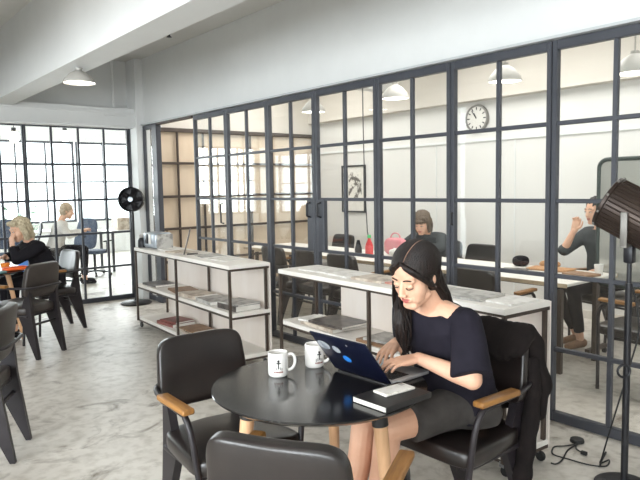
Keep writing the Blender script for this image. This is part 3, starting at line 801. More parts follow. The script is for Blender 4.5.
# ------------------------------------------------------------------ table at the left with its orange things
ST_ = Vector((1.22, 6.72, 0))
t2 = empty('round_table', 'dark round table at the left with orange things on it', 'table', ST_)
MB().lathe([(1e-6, .706), (.40, .706), (.43, .724), (.43, .730), (1e-6, .730)], n=64).build('tabletop', M['tabletop'], t2)
for a in (0, 90, 180, 270):
    ca, sa = math.cos(math.radians(a-12)), math.sin(math.radians(a-12))
    MB().cap((ca*.25, sa*.25, .695), (ca*.36, sa*.36, .018), .024, .017).build('leg', M['oakleg'], t2)
tag(MB().ell((0, 0, .018), (.12, .075, .017), e=.5).build('orange_pouch', M['orange'], loc=(1.50, 6.50, .7307)), 'flat bright orange pouch on the left table', 'pouch')
e = empty('amber_cup', 'amber orange cup standing on the left table behind the orange pouch', 'cup', (1.44, 6.63, .7307))
MB().lathe([(1e-6, 0), (.035, 0), (.042, .06), (.039, .06), (.033, .005), (1e-6, .005)]).build('body', M['orange_y'], e)
tag(MB().box((0, 0, .006), (.16, .22, .011), (0, 0, .3), bev=.002).build('teal_booklet', M['teal'], loc=(1.29, 6.46, .7307)), 'pale teal booklet on the left table, at the photo edge', 'booklet')
# ------------------------------------------------------------------ meeting room tables and what lies on them
def mtable(y0, y1, label):
    e = empty('meeting_table', label, 'table', (4.70, (y0+y1)/2, 0), 0, 'white meeting tables')
    L = y1-y0; W = .78
    MB().box((0, 0, .718), (W, L, .022), bev=.003, seg=1).build('tabletop', M['tabwhite'], e, smooth=False)
    MB().box((-W/2-.003, 0, .714), (.006, L, .03)).box((W/2+.003, 0, .714), (.006, L, .03)).build('edge_band', M['tabedge'], e, smooth=False)
    fr = MB()
    for x in (-.27, .27): fr.box((x, 0, .690), (.03, L-.24, .03))
    for y in (-L/2+.12, L/2-.12): fr.box((0, y, .690), (.51, .03, .03))
    fr.build('under_frame', M['steelb'], e, smooth=False)
    for x in (-.27, .27):
        for y in (-L/2+.12, L/2-.12):
            MB().box((x, y, .331), (.035, .035, .66)).build('leg', M['steelb'], e, smooth=False)
    return e
mtable(2.40, 4.20, 'long white meeting table behind the glass, nearer of the two')
mtable(4.21, 6.85, 'long white meeting table behind the glass doors, farther of the two')
zt2 = .7297
e = empty('drink_bottle', 'red drink bottle with green cap on the white meeting table', 'bottle', (4.66, 4.88, zt2))
MB().lathe([(1e-6, 0), (.04, 0), (.044, .01), (.044, .10), (.036, .13), (.018, .17), (.016, .19), (1e-6, .19)]).build('body', M['redb'], e)
MB().lathe([(.02, .191), (.02, .225), (1e-6, .226)]).build('cap', M['greencap'], e)
e = empty('dark_flask', 'small dark flask left of the red drink bottle', 'flask', (4.74, 5.14, zt2))
MB().lathe([(1e-6, 0), (.04, 0), (.042, .05), (.02, .13), (.015, .15), (1e-6, .15)]).build('body', M['dark'], e)
e = empty('handbag', 'pink handbag on the white meeting table by the capped person', 'bag', (4.88, 4.70, zt2), .2)
MB().ell((0, 0, .095), (.06, .13, .095), e=.6).build('body', M['pinkbag'], e)
MB().tube(bez((0, -.06, .18), (0, -.06, .26), (0, .06, .26), (0, .06, .18), 10), .008).build('handle', M['pinkbag'], e)
for k, (dx, dy) in enumerate(((0, 0), (-.06, -.13))):
    b = MB(); rr = random.Random(k)
    b.ell((0, 0, .05), (.06, .07, .05), n=14, m=10, fn=lambda p: p*(1+.25*math.sin(p.x*150)*math.cos(p.y*130)))
    tag(b.build('paper_bag', M['whitec'], loc=(4.70+dx, 4.52+dy, zt2)), ['crumpled white paper bag in front of the pink handbag', 'smaller crumpled white paper bag on the table edge by the capped person'][k], 'paper bag')
def mflat(name, x, y, dx, dy, dz, rz, cov, label, cat):
    tag(MB().box((0, 0, dz/2), (dx, dy, dz), bev=min(.004, dz*.3), seg=1).build(name, M[cov], loc=(x, y, zt2), smooth=False), label, cat).rotation_euler = (0, 0, rz)
tag(MB().ell((0, 0, .045), (.07, .07, .05), e=.8, fn=lambda p: Vector((p.x, p.y, max(p.z, -.044)))).build('small_bag', M['blackcloth'], loc=(5.0, 3.24, zt2)), 'small dark dome shaped bag on the white meeting table', 'bag')
mflat('tablet', 4.72, 3.12, .15, .22, .01, .3, 'darkc', 'dark tablet lying flat on the white meeting table', 'tablet')
mflat('pastry_tray', 4.93, 2.90, .20, .36, .018, .1, 'bread', 'flat brown tray on the right end of the meeting table', 'tray')
mflat('brown_notebook', 4.80, 2.555, .18, .24, .02, -.2, 'brownc', 'brown notebook beside the flat brown tray on the meeting table', 'notebook')
e = empty('bread_roll', 'small pale bread roll at the far side of the brown tray', 'bread', (5.08, 2.98, zt2))
MB().ell((0, 0, .03), (.05, .08, .03), e=.8).ell((0, .07, .028), (.045, .045, .028)).build('crust', M['bread'], e)
e = empty('paper_cup', 'white paper cup at the right end of the meeting table', 'cup', (4.93, 2.475, zt2))
MB().lathe([(1e-6, 0), (.028, 0), (.038, .085), (.035, .085), (.026, .004), (1e-6, .004)]).build('body', M['ceramic'], e)
# rolling glossy board
bd = empty('rolling_board', 'tall glossy rolling board with dark green rounded frame behind the floor lamp', 'board', (5.135, 2.09, 0), 0)
y0, y1, z0, z1 = -.50, .50, .62, 1.665
def rrect(y0, y1, z0, z1, r, n=6):
    out = []
    for (cy, cz, a0) in ((y1-r, z1-r, 0), (y0+r, z1-r, PI/2), (y0+r, z0+r, PI), (y1-r, z0+r, 1.5*PI)):
        for k in range(n+1): a = a0+PI/2*k/n; out.append((cy+r*math.cos(a), cz+r*math.sin(a)))
    return out
MB().tube([(0, a, b) for a, b in rrect(y0, y1, z0, z1, .07)], .019, 10, closed=True).build('frame', M['greenf'], bd)
MB().prism(rrect(y0+.01, y1-.01, z0+.01, z1-.01, .062), 'x', -.007, .007).build('panel', M['glossboard'], bd, smooth=False)
for y in (y0+.005, y1-.005):
    lg = MB().box((0.0, y, .36), (.03, .03, .58)).build('leg', M['steelb'], bd, smooth=False)
    MB().box((0, y, .065), (.32, .04, .03)).build('foot_bar', M['steelb'], lg, smooth=False)
    for x in (-.14, .14): MB().lathe([(1e-6, -.012), (.024, -.012), (.024, .012), (1e-6, .012)], (x, y, .0255), 16, Matrix.Rotation(PI/2, 3, 'X')).build('castor', M['rubber'], lg)
# ------------------------------------------------------------------ office behind the far partition
def office_chair(x, y, rz, label, back='mesh'):
    e = empty('office_chair', label, 'chair', (x, y, 0), rz, 'office chairs beyond the far glass')
    MB().ell((0, 0, .47), (.24, .23, .04), e=.5).build('seat', M['mesh'], e)
    def bf(p): return Vector((p.x*(1-.12*p.z/.3), p.y+.35*p.x*p.x+.06*math.sin(p.z*6), p.z))
    MB().ell((0, -.25, .84), (.22, .022, .29), e=.45, n=32, m=16, fn=bf).build('backrest', M[back], e)
    MB().tube([(0, -.1, .44), (0, -.26, .46), (0, -.285, .62), (0, -.28, .8)], .018).build('back_support', M['dark'], e)
    MB().tube([(0, 0, .1), (0, 0, .44)], .026).build('gas_post', M['dark'], e)
    for k in range(5):
        a = 2*PI*k/5+.3
        l = MB().bar((0, 0, .10), (.29*math.cos(a), .29*math.sin(a), .07), .04, .03).build('base_arm', M['dark'], e, smooth=False)
        MB().ell((.29*math.cos(a), .29*math.sin(a), .0285), (.026, .026, .028), n=10, m=8).build('castor', M['rubber'], l)
    e.scale = (.92, .92, .90)
    for s in (-1, 1):
        MB().tube([(s*.2, 0, .45), (s*.27, 0, .5), (s*.27, 0, .66)], .014).box((s*.27, .03, .675), (.05, .24, .025), bev=.008).build('armrest', M['dark'], e)
    return e
office_chair(3.80, 10.9, -.9, 'blue grey mesh office chair beyond the far glass, left of the pedestal fan')
office_chair(1.55, 9.9, .9, 'blue grey office chair beyond the far glass at the left photo edge')
office_chair(2.55, 11.5, PI-.3, 'mesh office chair beyond the far glass behind the pale dressed person')
def desk(x, y, L, label, rz=0):
    e = empty('office_desk', label, 'desk', (x, y, 0), rz, 'white office desks beyond the far glass')
    MB().box((0, 0, .73), (L, .7, .03), bev=.003, seg=1).build('desktop', M['tabwhite'], e, smooth=False)
    for sx in (-1, 1):
        for sy in (-1, 1): MB().box((sx*(L/2-.05), sy*.3, .357), (.04, .04, .714)).build('leg', M['steel'], e, smooth=False)
    return e
desk(4.95, 11.5, 1.5, 'white office desk right of the mesh office chair, beside the fan')
desk(2.6, 12.4, 2.2, 'white office desk far behind the pale dressed person')
desk(1.2, 10.95, 1.4, 'white office desk beyond the far glass at the left photo edge')
for (x, y, z, s, rz, l) in ((2.3, 12.45, .7455, .55, .2, 'dark monitor on the far white office desk'), (1.25, 10.9, .7455, .5, .4, 'dark monitor on the left office desk')):
    e = empty('monitor', l, 'monitor', (x, y, z), rz, 'office monitors')
    MB().box((0, 0, .28), (s, .03, .33), bev=.006).build('screen', M['dark'], e)
    MB().box((0, .02, .07), (.05, .02, .14)).box((0, .02, .005), (.2, .14, .01)).build('stand', M['silver'], e, smooth=False)
for k, (x, y, z, d) in enumerate(((4.55, 11.5, .7455, (.28, .3, .22)), (5.0, 11.55, .7455, (.36, .3, .30)), (5.0, 11.55, 1.0465, (.3, .25, .12)))):
    tag(MB().box((0, 0, d[2]/2), d, bev=.004, seg=1).build('paper_box', M['whitec' if k else 'beigec'], loc=(x, y, z), smooth=False), ['beige paper box on the white desk beside the fan', 'larger white paper box on the white desk beside the fan', 'small white paper box stacked on the larger one by the fan'][k], 'box', 'boxes on the office desk')
e = empty('waste_bin', 'bright blue plastic bin on the office floor by the pale dressed person', 'bin', (2.72, 10.75, 0))
MB().lathe([(1e-6, .0), (.15, 0), (.19, .36), (.195, .37), (.182, .37), (.145, .02), (1e-6, .02)]).build('tub', M['bluebin'], e)
e = empty('potted_plant', 'green potted plant on the office floor by the window', 'plant', (3.3, 13.6, 0))
MB().lathe([(1e-6, 0), (.16, 0), (.2, .4), (.18, .4), (1e-6, .36)]).build('pot', M['whitec'], e)
lf = MB(); M['leaf'] = mat('leaf_green', '#7fa58a', .5, 0, '#6a9078', 8)
for k in range(26):
    a = random.uniform(0, 2*PI); h = random.uniform(.6, 1.25); r_ = random.uniform(.12, .4)
    p = Vector((r_*math.cos(a), r_*math.sin(a), h))
    lf.ell(p, (.10, .035, .008), Euler((random.uniform(-.6, .6), random.uniform(-.9, .3), a)).to_matrix(), n=10, m=6)
    lf.tube([(0, 0, .38), p*.6+Vector((0, 0, .2)), p], .005, 5)
lf.build('foliage', M['leaf'], e)
# ------------------------------------------------------------------ people
def head_prims(b, H, s=1.0):
    """skin volumes of a head; H maps the head frame (+Y face, +Z crown) to the figure's frame"""
    R = H.to_3x3(); o = H.translation
    P = lambda *p: o + R @ (Vector(p)*s)
    E = lambda c, r: b.ell(P(*c), tuple(x*s for x in r), R, n=28, m=20)
    E((0, -.008, .032), (.073, .091, .086)); E((0, .030, -.018), (.058, .060, .088)); E((0, .040, -.062), (.045, .045, .045))
    b.cap(P(-.014, .066, -.092), P(.014, .066, -.092), .019*s, .019*s)
    for q in (-1, 1):
        E((q*.036, .043, -.026), (.029, .036, .042)); E((q*.028, .045, -.055), (.0265, .034, .034)); E((q*.030, .071, .026), (.026, .016, .012))
        b.cap(P(q*.043, .012, -.068), P(q*.010, .062, -.096), .019*s, .0175*s)
        E((q*.0735, -.012, -.006), (.006, .015, .025)); E((q*.010, .099, -.030), (.0085, .010, .0075))
        E((q*.031, .0785, .006), (.0155, .0105, .0095))
    b.cap(P(0, .082, .018), P(0, .103, -.026), .0075*s, .0105*s)
    b.cap(P(-.017, .083, -.058), P(.017, .083, -.058), .008*s, .008*s)
    b.cap(P(0, -.022, -.05), P(0, -.04, -.12), .046*s, .05*s)
def head_features(root, H, s=1.0, down=False, hairm='hair'):
    R = H.to_3x3(); o = H.translation
    P = lambda *p: o + R @ (Vector(p)*s)
    for q in (-1, 1):
        br = MB().tube(smooth_path([P(q*.014, .0895, .030), P(q*.030, .0895, .036), P(q*.047, .079, .030)], 4), [.0026*s]*4+[.003*s]*4+[.0012*s], 8)
        br.build('eyebrow', M[hairm], root)
        zl = .0005 if down else .006
        e = MB()
        if not down:
            e.ell(P(q*.031, .0885, .006), (.0105*s, .0035*s, .0050*s), R)
            eo = e.build('eye', M['white_eye'], root)
            MB().ell(P(q*.031, .0915, .006), (.0047*s, .002*s, .0047*s), R).build('iris', M['lash'], eo)
        MB().tube(smooth_path([P(q*.0165, .0865, zl-.001), P(q*.031, .0925, zl-.0035 if down else zl+.005), P(q*.047, .0800, zl-.001)], 5), .0017*s, 8).build('eyelash', M['lash'], root)
    lp_ = MB()
    lp_.tube(smooth_path([P(-.0205, .0835, -.0555), P(-.006, .0935, -.0520), P(0, .0935, -.0535), P(.006, .0935, -.0520), P(.0205, .0835, -.0555)], 4), [.001*s]+[.0034*s]*15+[.001*s], 8)
    lp_.tube(smooth_path([P(-.0190, .0835, -.0565), P(0, .0925, -.0635), P(.0190, .0835, -.0565)], 6), [.001*s]+[.0040*s]*11+[.001*s], 8)
    lp_.build('lips', M['lips'], root)
def hand_prims(b, wrist, d, up, side, L=.172, curl=(.10, .45, .35), spread=.10, tipdown=0):
    """hand from wrist along d; up = back of the hand; side = direction of the thumb"""
    d = d.normalized(); up = (up-d*up.dot(d)).normalized(); lat = side-d*side.dot(d)-up*side.dot(up); lat.normalize()
    k = L/.172
    offs = (.029, .0100, -.0090, -.0270)   # index .. little
    lens = (.070, .078, .072, .057)
    kn = []
    for i, o_ in enumerate(offs):
        p = wrist + d*(.086-.006*abs(i-1))*k + lat*o_*k + up*.002
        b.cap(wrist+lat*o_*.55*k-d*.004, p, .0150*k, .0110*k); kn.append(p)
    b.ell(wrist+d*.045*k-up*.004, (.033*k, .046*k, .015*k), Matrix((lat, d, up)).transposed())
    for i, p in enumerate(kn):
        a = 0; q = p; r = .0088*k
        dirs = (d*1 + lat*(offs[i]*spread/.02)).normalized()
        for j, fr in enumerate((.45, .30, .25)):
            a += curl[j]
            v = dirs*math.cos(a)-up*math.sin(a)
            n_ = q+v*lens[i]*fr*k
            b.cap(q, n_, r, r*.90, 12, 4); q = n_; r *= .90
    t0 = wrist+d*.022*k+lat*.026*k-up*.006
    t1 = t0+(d*.62+lat*.66-up*.25).normalized()*.038*k
    t2_ = t1+(d*.9+lat*.25-up*.22).normalized()*.032*k
    t3 = t2_+(d*.98-lat*.05-up*.15).normalized()*.024*k
    b.cap(t0, t1, .0125*k, .0105*k); b.cap(t1, t2_, .0100*k, .0088*k); b.cap(t2_, t3, .0088*k, .0074*k)
def frame(pitch=0, yaw=0, roll=0):
    return (Matrix.Rotation(yaw, 3, 'Z') @ Matrix.Rotation(pitch, 3, 'X') @ Matrix.Rotation(roll, 3, 'Y'))
# ---- the woman at the laptop: figure frame +Y forward (towards the table), +X her right
W = empty('person', 'woman in a dark navy top with long black hair typing on the laptop', 'person', (2.075, 1.640, 0), PI/2)
def Wl(x, y, z): return Vector((y-1.640, -(x-2.075), z))     # world -> figure frame
HD = Matrix.Translation((-.020, .283, 1.133)) @ frame(math.radians(-25), math.radians(3), math.radians(-4)).to_4x4()
I3 = Matrix.Identity(3)
sk = MB()
head_prims(sk, HD)
neck = Vector((-.008, .175, 1.000))
sk.cap(HD @ Vector((0, -.028, -.06)), neck, .047, .052)
# torso
def ring(c, hw, hd, pit=0): return (c, hw, hd, Matrix.Rotation(pit, 3, 'X'))
sk.loft([ring((0, 0, .50), .13, .10), ring((0, 0, .53), .165, .115), ring((0, .01, .63), .145, .10), ring((0, .05, .74), .130, .09, -.3), ring((0, .10, .86), .15, .095, -.35), ring((0, .14, .945), .155, .075, -.4), ring((0, .165, .985), .10, .058, -.4), ring((0, .172, 1.01), .05, .046, -.4)])
shL, shR = Vector((-.158, .150, .948)), Vector((.158, .150, .948))
elL, elR = Vector((-.243, .225, .762)), Vector((.262, .0, .79))
wrL, wrR = Vector((-.012, .262, .803)), Vector((.185, .190, .811))
sk.cap((-.05, .16, .985), shL, .045, .050); sk.cap((.05, .16, .985), shR, .045, .050)
sk.cap(shL, elL, .048, .038); sk.cap(shR, elR, .048, .038)
sk.cap(elL, elL.lerp(wrL, .3), .037, .0365); sk.cap(elL.lerp(wrL, .3), wrL, .0365, .0235)
sk.cap(elR, elR.lerp(wrR, .3), .037, .036); sk.cap(elR.lerp(wrR, .3), wrR, .036, .0235)
hp, kL, aL = Vector((-.085, -.02, .588)), Vector((-.005, .425, .560)), Vector((.085, .44, .11))
hq, kR, aR = Vector((.085, -.02, .588)), Vector((.125, .42, .570)), Vector((.17, .50, .10))
for (h, k_, a_) in ((hp, kL, aL), (hq, kR, aR)):
    sk.cap(h, k_, .082, .056); sk.cap(k_, k_.lerp(a_, .35)+Vector((0, -.015, 0)), .053, .052); sk.cap(k_.lerp(a_, .35)+Vector((0, -.015, 0)), a_, .052, .033)
    sk.cap(a_+Vector((0, -.02, -.045)), a_+Vector((0, .13, -.065)), .034, .027)
skin_mb_hands = [(wrL, Vector((.34, .62, -.10)), Vector((-.05, .12, 1)), Vector((.6, .5, 0)), .168), (wrR, Vector((-.30, .75, -.16)), Vector((0, .2, 1)), Vector((-1, .0, 0)), .168)]
for (w_, d_, u_, s_, L_) in skin_mb_hands: hand_prims(sk, w_, d_, u_, s_, L_, curl=(.06, .42, .32))
body = remesh(sk.build('body', M['skin'], W), .0033, 5, .5)
head_features(W, HD, down=True)
# top: wide neckline, loose elbow sleeves
sh = MB()
sh.loft([ring((0, .008, .52), .185, .135), ring((0, .01, .56), .188, .135), ring((0, .03, .66), .172, .125, -.1), ring((0, .055, .76), .163, .118, -.3), ring((0, .105, .865), .178, .118, -.35), ring((0, .140, .935), .178, .094, -.4), ring((-.004, .158, .975), .135, .072, -.4), ring((-.006, .166, .989), .098, .060, -.4)], 40)
for s_, q_, e_ in ((shL, -1, elL), (shR, 1, elR)):
    sh.cap((q_*.10, .153, .955), s_+Vector((0, 0, .004)), .050, .062)
    v = (e_-s_); sh.cap(s_, s_+v*.94, .062, .077, 20, 5, flat=True)
    sh.cap(Vector((q_*.12, .11, .84)), s_+v*.62, .07, .066)
def ripple(o, fn):
    vs = o.data.vertices; nn = [v.normal.copy() for v in vs]; flat_ = []
    for v, n in zip(vs, nn):
        p = v.co+n*fn(v.co); flat_ += (p.x, p.y, p.z)
    vs.foreach_set('co', flat_); o.data.update()
def cloth(b, name, m, root, vox, it, amp=.006, f=(9, 13, 7)):
    o = remesh(b.build(name, M[m], root), vox, it, .5)
    ripple(o, lambda c: amp*(math.sin(c.x*f[0]*3+c.z*f[1])*math.sin(c.y*f[2]*3+c.z*9+c.x*5)))
    return o
cloth(sh, 'shirt', 'shirt', W, .006, 5)
st = MB()
st.loft([ring((0, .005, .502), .185, .12), ring((0, .005, .54), .195, .138), ring((0, .01, .61), .185, .13)], 36)
for (h, k_) in ((hp, kL), (hq, kR)): st.cap(h+Vector((0, 0, .0)), h.lerp(k_, .78), .092, .079, 22, 5, flat=True)
cloth(st, 'shorts', 'shorts', W, .007, 4, .004)
for a_ in (aL, aR):
    z = Vector((0, 0, 0)); b = MB()
    b.cap(a_+Vector((0, -.025, -.055)), a_+Vector((0, .135, -.068)), .040, .031); b.box(a_+Vector((0, .055, -.092)), (.075, .25, .014), bev=.005)
    remesh(b.build('shoe', M['blackcloth'], W), .006, 3)
# hair: scalp cap, then locks parted left of the crown, behind the left ear, long in front of the right shoulder
hr = MB(); hR = HD.to_3x3(); hP = lambda x, y, z: HD @ Vector((x, y, z))
hr.ell(hP(0, -.022, .044), (.0815, .0965, .086), hR, n=36, m=24)
for q_ in (-1, 1):
    hr.ell(hP(q_*.0625, -.004, .024), (.018, .040, .052), hR)
    sw_ = [(q_*.006, .0690, .0975), (q_*.026, .0735, .0815), (q_*.047, .0640, .062), (q_*.062, .0440, .034), (q_*.0690, .0220, .002), (q_*.0715, .0000, -.032)]
    for i_ in range(5): hr.cap(hP(*sw_[i_]), hP(*sw_[i_+1]), (.006, .012, .0145, .015, .0145)[i_], (.012, .0145, .015, .0145, .012)[i_])
hr.ell(hP(0, -.045, -.01), (.072, .068, .095), hR, n=28, m=20)
hr.cap(hP(0, -.06, -.02), (-.012, .135, 1.02), .062, .050)
hr.cap((-.012, .135, 1.02), (-.03, .085, .935), .050, .022)
hr.cap(hP(.060, .0, .01), (.085, .245, 1.03), .028, .028); hr.cap((.085, .245, 1.03), (.080, .266, .93), .028, .030); hr.cap((.080, .266, .93), (.062, .260, .83), .030, .012)
hobj = remesh(hr.build('hair', M['hair'], W), .0045, 8)
pl_ = []
for k in range(9):
    v_ = math.radians(58-88*k/8)
    pl_.append(HD @ Vector((.0842*max(.35, math.cos(v_))*math.sin(math.radians(-12)), -.022+.0985*math.sin(v_), .0445+.0885*max(.35, math.cos(v_))*math.cos(math.radians(-12)))))
po_ = MB().tube(smooth_path(pl_, 3), .0016, 8).build('parting', M['skin'], hobj); po_['label'] = 'pale skin line of the hair parting'
ha = MB(); rnd = random.Random(3)
def cap_pt(u, v):   # u: angle down from the parting to the side, v: front-back
    y = -.021+.0985*math.sin(v); rr_ = max(.35, math.cos(v))
    return Vector((.0855*rr_*math.sin(u), y, .044+.0890*rr_*math.cos(u)))
part = math.radians(-12)
for i in range(46):      # her left side (towards the camera): swept back over the ear to the nape
    v = math.radians(62-140*i/45)
    a0 = part-.01; pts = []
    for k in range(7):
        u = a0-(math.radians(88))*k/6
        vv = v-(.50*(k/6)**1.5 if v > -.1 else .15*k/6)
        pts.append(HD @ (cap_pt(u, vv)*1.0))
    back = rnd.uniform(-.02, .02)
    endp = Vector((-.045+rnd.uniform(-.02, .025), .09+.05*(i < 20)+back, .965+rnd.uniform(-.035, .02)))
    m_ = HD @ Vector((-.062+rnd.uniform(0, .02), -.055+rnd.uniform(-.02, .015), -.04))
    pts += [m_, m_.lerp(endp, .5)+Vector((0, -.012, .0)), endp]
    p_ = smooth_path(pts, 3); n_ = len(p_)
    ha.tube(p_, [.0015+.0052*math.sin(PI*min(1, (q+3)/(n_*.62+3)) * .5)*(1 if q < n_*.7 else max(.12, (n_-q)/(n_*.3))) for q in range(n_)], 6)
for i in range(46):      # her right side: falls forward past the cheek over the shoulder
    v = math.radians(64-140*i/45)
    pts = []
    for k in range(7):
        u = part+.01+math.radians(112)*k/6
        vv = v-(.28*(k/6)**1.6 if v > .2 else 0)
        pts.append(HD @ (cap_pt(u, vv)))
    if i < 30:
        e1 = Vector((.085+rnd.uniform(-.028, .02), .262+rnd.uniform(-.03, .028), 1.00)); e2 = Vector((.070+rnd.uniform(-.034, .026), .272+rnd.uniform(-.03, .022), .90)); e3 = Vector((.058+rnd.uniform(-.02, .02), .255+rnd.uniform(-.02, .02), .81+rnd.uniform(-.03, .04)))
    else:
        e1 = Vector((.03+rnd.uniform(-.03, .03), .12, 1.03)); e2 = Vector((.03+rnd.uniform(-.04, .03), .09, .98)); e3 = Vector((.03+rnd.uniform(-.04, .03), .07, .92))
    pts += [e1, e2, e3]
    p_ = smooth_path(pts, 3); n_ = len(p_)
    ha.tube(p_, [.0015+.0052*math.sin(PI*min(1, (q+3)/(n_*.62+3)) * .5)*(1 if q < n_*.7 else max(.12, (n_-q)/(n_*.3))) for q in range(n_)], 6)
ha.build('hair_locks', M['hair'], hobj)
MB().lathe([(1e-6, -.003), (.0035, 0), (1e-6, .003)], HD @ Vector((-.083, -.004, -.036)), 10).build('earring', M['chrome'], W)

# ---- simpler figures in the background
def figure(label, loc, rz, J, colours, voxel=.008, hair='hairb', style='short', look=(-.1, 0, 0), scale=1.0, extra=None):
    root = empty('person', label, 'person', loc, rz)
    Hm = Matrix.Translation(J['head']) @ frame(*look).to_4x4()
    b = MB(); head_prims(b, Hm)
    nk = Vector(J['neck']); hips = Vector(J['hips'])
    b.cap(Hm @ Vector((0, -.03, -.06)), nk, .048, .054)
    mid = hips.lerp(nk, .45)
    tor = lambda g: [ring(hips+Vector((0, 0, -.06)), .145+g, .105+g), ring(hips+Vector((0, 0, .02)), .165+g, .115+g), ring(mid, .140+g, .098+g), ring(hips.lerp(nk, .72), .165+g, .105+g), ring(hips.lerp(nk, .88), .165+g, .085+g), ring(hips.lerp(nk, .97), .09+g, .058+g)]
    b.loft(tor(0))
    tp = MB(); tp.loft(tor(.018), 32)
    for q, s in ((-1, 'L'), (1, 'R')):
        sh_ = hips.lerp(nk, .86)+Vector((q*.165, 0, 0)); e = Vector(J['elbow'+s]); w = Vector(J['wrist'+s])
        b.cap(sh_, e, .050, .040); b.cap(e, w, .040, .025)
        d = Vector(J.get('hand'+s, (w-e))); hand_prims(b, w, d, Vector(J.get('up'+s, (0, .1, 1))), Vector((-q, .2, 0)), .175, curl=J.get('curl'+s, (.15, .4, .3)))
        fr = J.get('sleeve', .9)
        tp.cap(nk.lerp(sh_, .45)+Vector((0, 0, -.02)), sh_, .055, .066); tp.cap(sh_, e, .066, .054)
        if fr > 0: tp.cap(e, e.lerp(w, fr), .054, .040, 16, 5, flat=True)
    lg = MB(); lg.loft([ring(hips+Vector((0, 0, -.085)), .165, .12), ring(hips+Vector((0, 0, .0)), .185, .135), ring(hips+Vector((0, 0, .07)), .17, .125)], 28)
    sho = []
    for q, s in ((-1, 'L'), (1, 'R')):
        h = hips+Vector((q*.085, 0, -.01)); k_ = Vector(J['knee'+s]); a_ = Vector(J['ankle'+s])
        b.cap(h, k_, .080, .054); b.cap(k_, a_, .050, .034)
        lg.cap(h, k_, .092, .066); lg.cap(k_, k_.lerp(a_, .88), .064, .046, 16, 5, flat=True)
        f = Vector(J.get('foot', (0, 1, 0))).normalized()
        b.cap(a_-f*.02+Vector((0, 0, -.04)), a_+f*.12+Vector((0, 0, -.055)), .034, .026)
        sm = MB(); sm.cap(a_-f*.03+Vector((0, 0, -.045)), a_+f*.14+Vector((0, 0, -.06)), .042, .031); sho.append(sm)
    remesh(b.build('body', M['skinb'], root), voxel*.62, 3)
    cloth(tp, 'top', colours[0], root, voxel, 4, .006)
    cloth(lg, 'trousers', colours[1], root, voxel, 4, .004)
    for sm in sho: remesh(sm.build('shoe', M[colours[2]], root), voxel, 2)
    head_features(root, Hm, 1.0, False, hair)
    h = MB(); R = Hm.to_3x3()
    h.ell(Hm @ Vector((0, -.024, .043)), (.086, .097, .092), R, n=28, m=20)
    h.ell(Hm @ Vector((0, -.045, .0)), (.078, .072, .09), R)
    if style == 'bob':
        for q in (-1, 1): h.cap(Hm @ Vector((q*.066, -.005, .03)), Hm @ Vector((q*.074, -.005, -.085)), .032, .030)
        h.cap(Hm @ Vector((0, -.06, .0)), Hm @ Vector((0, -.06, -.09)), .07, .06)
        h.cap(Hm @ Vector((-.05, .06, .085)), Hm @ Vector((.05, .06, .085)), .026, .024)
    ho = remesh(h.build('hair', M[hair], root), voxel*.8, 2)
    ripple(ho, lambda c: .006*math.sin(c.x*170+c.z*60)*math.sin(c.y*140-c.z*50))
    if extra: extra(root, Hm)
    return root
def base(hips=(0, -.02, .592), neck=(0, .06, 1.03), head=(0, .12, 1.17), **k):
    J = dict(hips=hips, neck=neck, head=head, kneeL=(-.10, .41, .56), kneeR=(.10, .41, .56), ankleL=(-.10, .42, .10), ankleR=(.10, .42, .10),
             elbowL=(-.24, .16, .77), elbowR=(.24, .16, .77), wristL=(-.12, .36, .785), wristR=(.12, .36, .785))
    J.update(k); return J
# blond seated person at the left table, chin on hand
figure('blond person in a black top at the left table, chin resting on one hand', (1.93, 6.93, 0), face(-1, -.12),
       base(neck=(0, .19, .975), head=(0, .275, 1.095), elbowL=(-.14, .37, .805), wristL=(-.045, .375, .935), handL=(.15, -.05, 1), upL=(-.2, .9, .1), curlL=(.5, .9, .7),
            elbowR=(.20, .30, .81), wristR=(.06, .42, .825)),
       ('blackcloth', 'darktrousers' if False else 'blackcloth', 'blackcloth'), .008, 'hairg', 'bob', (math.radians(-18), math.radians(6), 0))
# person in the brown cap
def capx(root, Hm):
    c = MB(); R = Hm.to_3x3()
    c.ell(Hm @ Vector((0, -.016, .062)), (.095, .106, .082), R, n=28, m=18); c.cap(Hm @ Vector((-.085, -.02, .03)), Hm @ Vector((-.087, -.02, -.05)), .03, .024); c.cap(Hm @ Vector((.085, -.02, .03)), Hm @ Vector((.087, -.02, -.05)), .03, .024)
    c.ell(Hm @ Vector((0, .085, .062)), (.07, .03, .024), R)
    o = remesh(c.build('cap', M['hairb'], root), .007, 3)
    ripple(o, lambda k: .005*math.sin(k.x*190+k.z*90)*math.sin(k.y*170-k.z*60))
figure('person in a brown furry cap and dark grey jacket leaning on the meeting table', (5.46, 4.62, 0), face(-1, -.15),
       base(neck=(0, .20, .955), head=(0, .295, 1.065), elbowL=(-.25, .30, .81), wristL=(-.06, .42, .81), elbowR=(.25, .30, .81), wristR=(.06, .44, .815)),
       ('greycloth', 'blackcloth', 'blackcloth'), .008, 'hairb', 'bob', (math.radians(-24), math.radians(10), 0), extra=capx)
# person at the right end of the meeting table
figure('dark haired person in dark clothes at the right end of the meeting table, hand raised', (5.60, 2.75, 0), face(-1, .3),
       base(head=(0, .13, 1.22), neck=(0, .07, 1.07), elbowR=(.20, .30, .86), wristR=(.10, .28, 1.05), handR=(-.25, -.05, .9), upR=(.3, -.8, .2), curlR=(.4, .7, .6),
            elbowL=(-.24, .02, .82), wristL=(-.12, .16, .70), handL=(.8, .3, -.1), sleeve=0, kneeL=(-.05, .43, .55), kneeR=(.13, .47, .545), ankleL=(-.07, .36, .10), ankleR=(.10, .24, .10)),
       ('greycloth', 'blackcloth', 'brownc'), .008, 'haird', 'short', (math.radians(-8), math.radians(-5), 0))
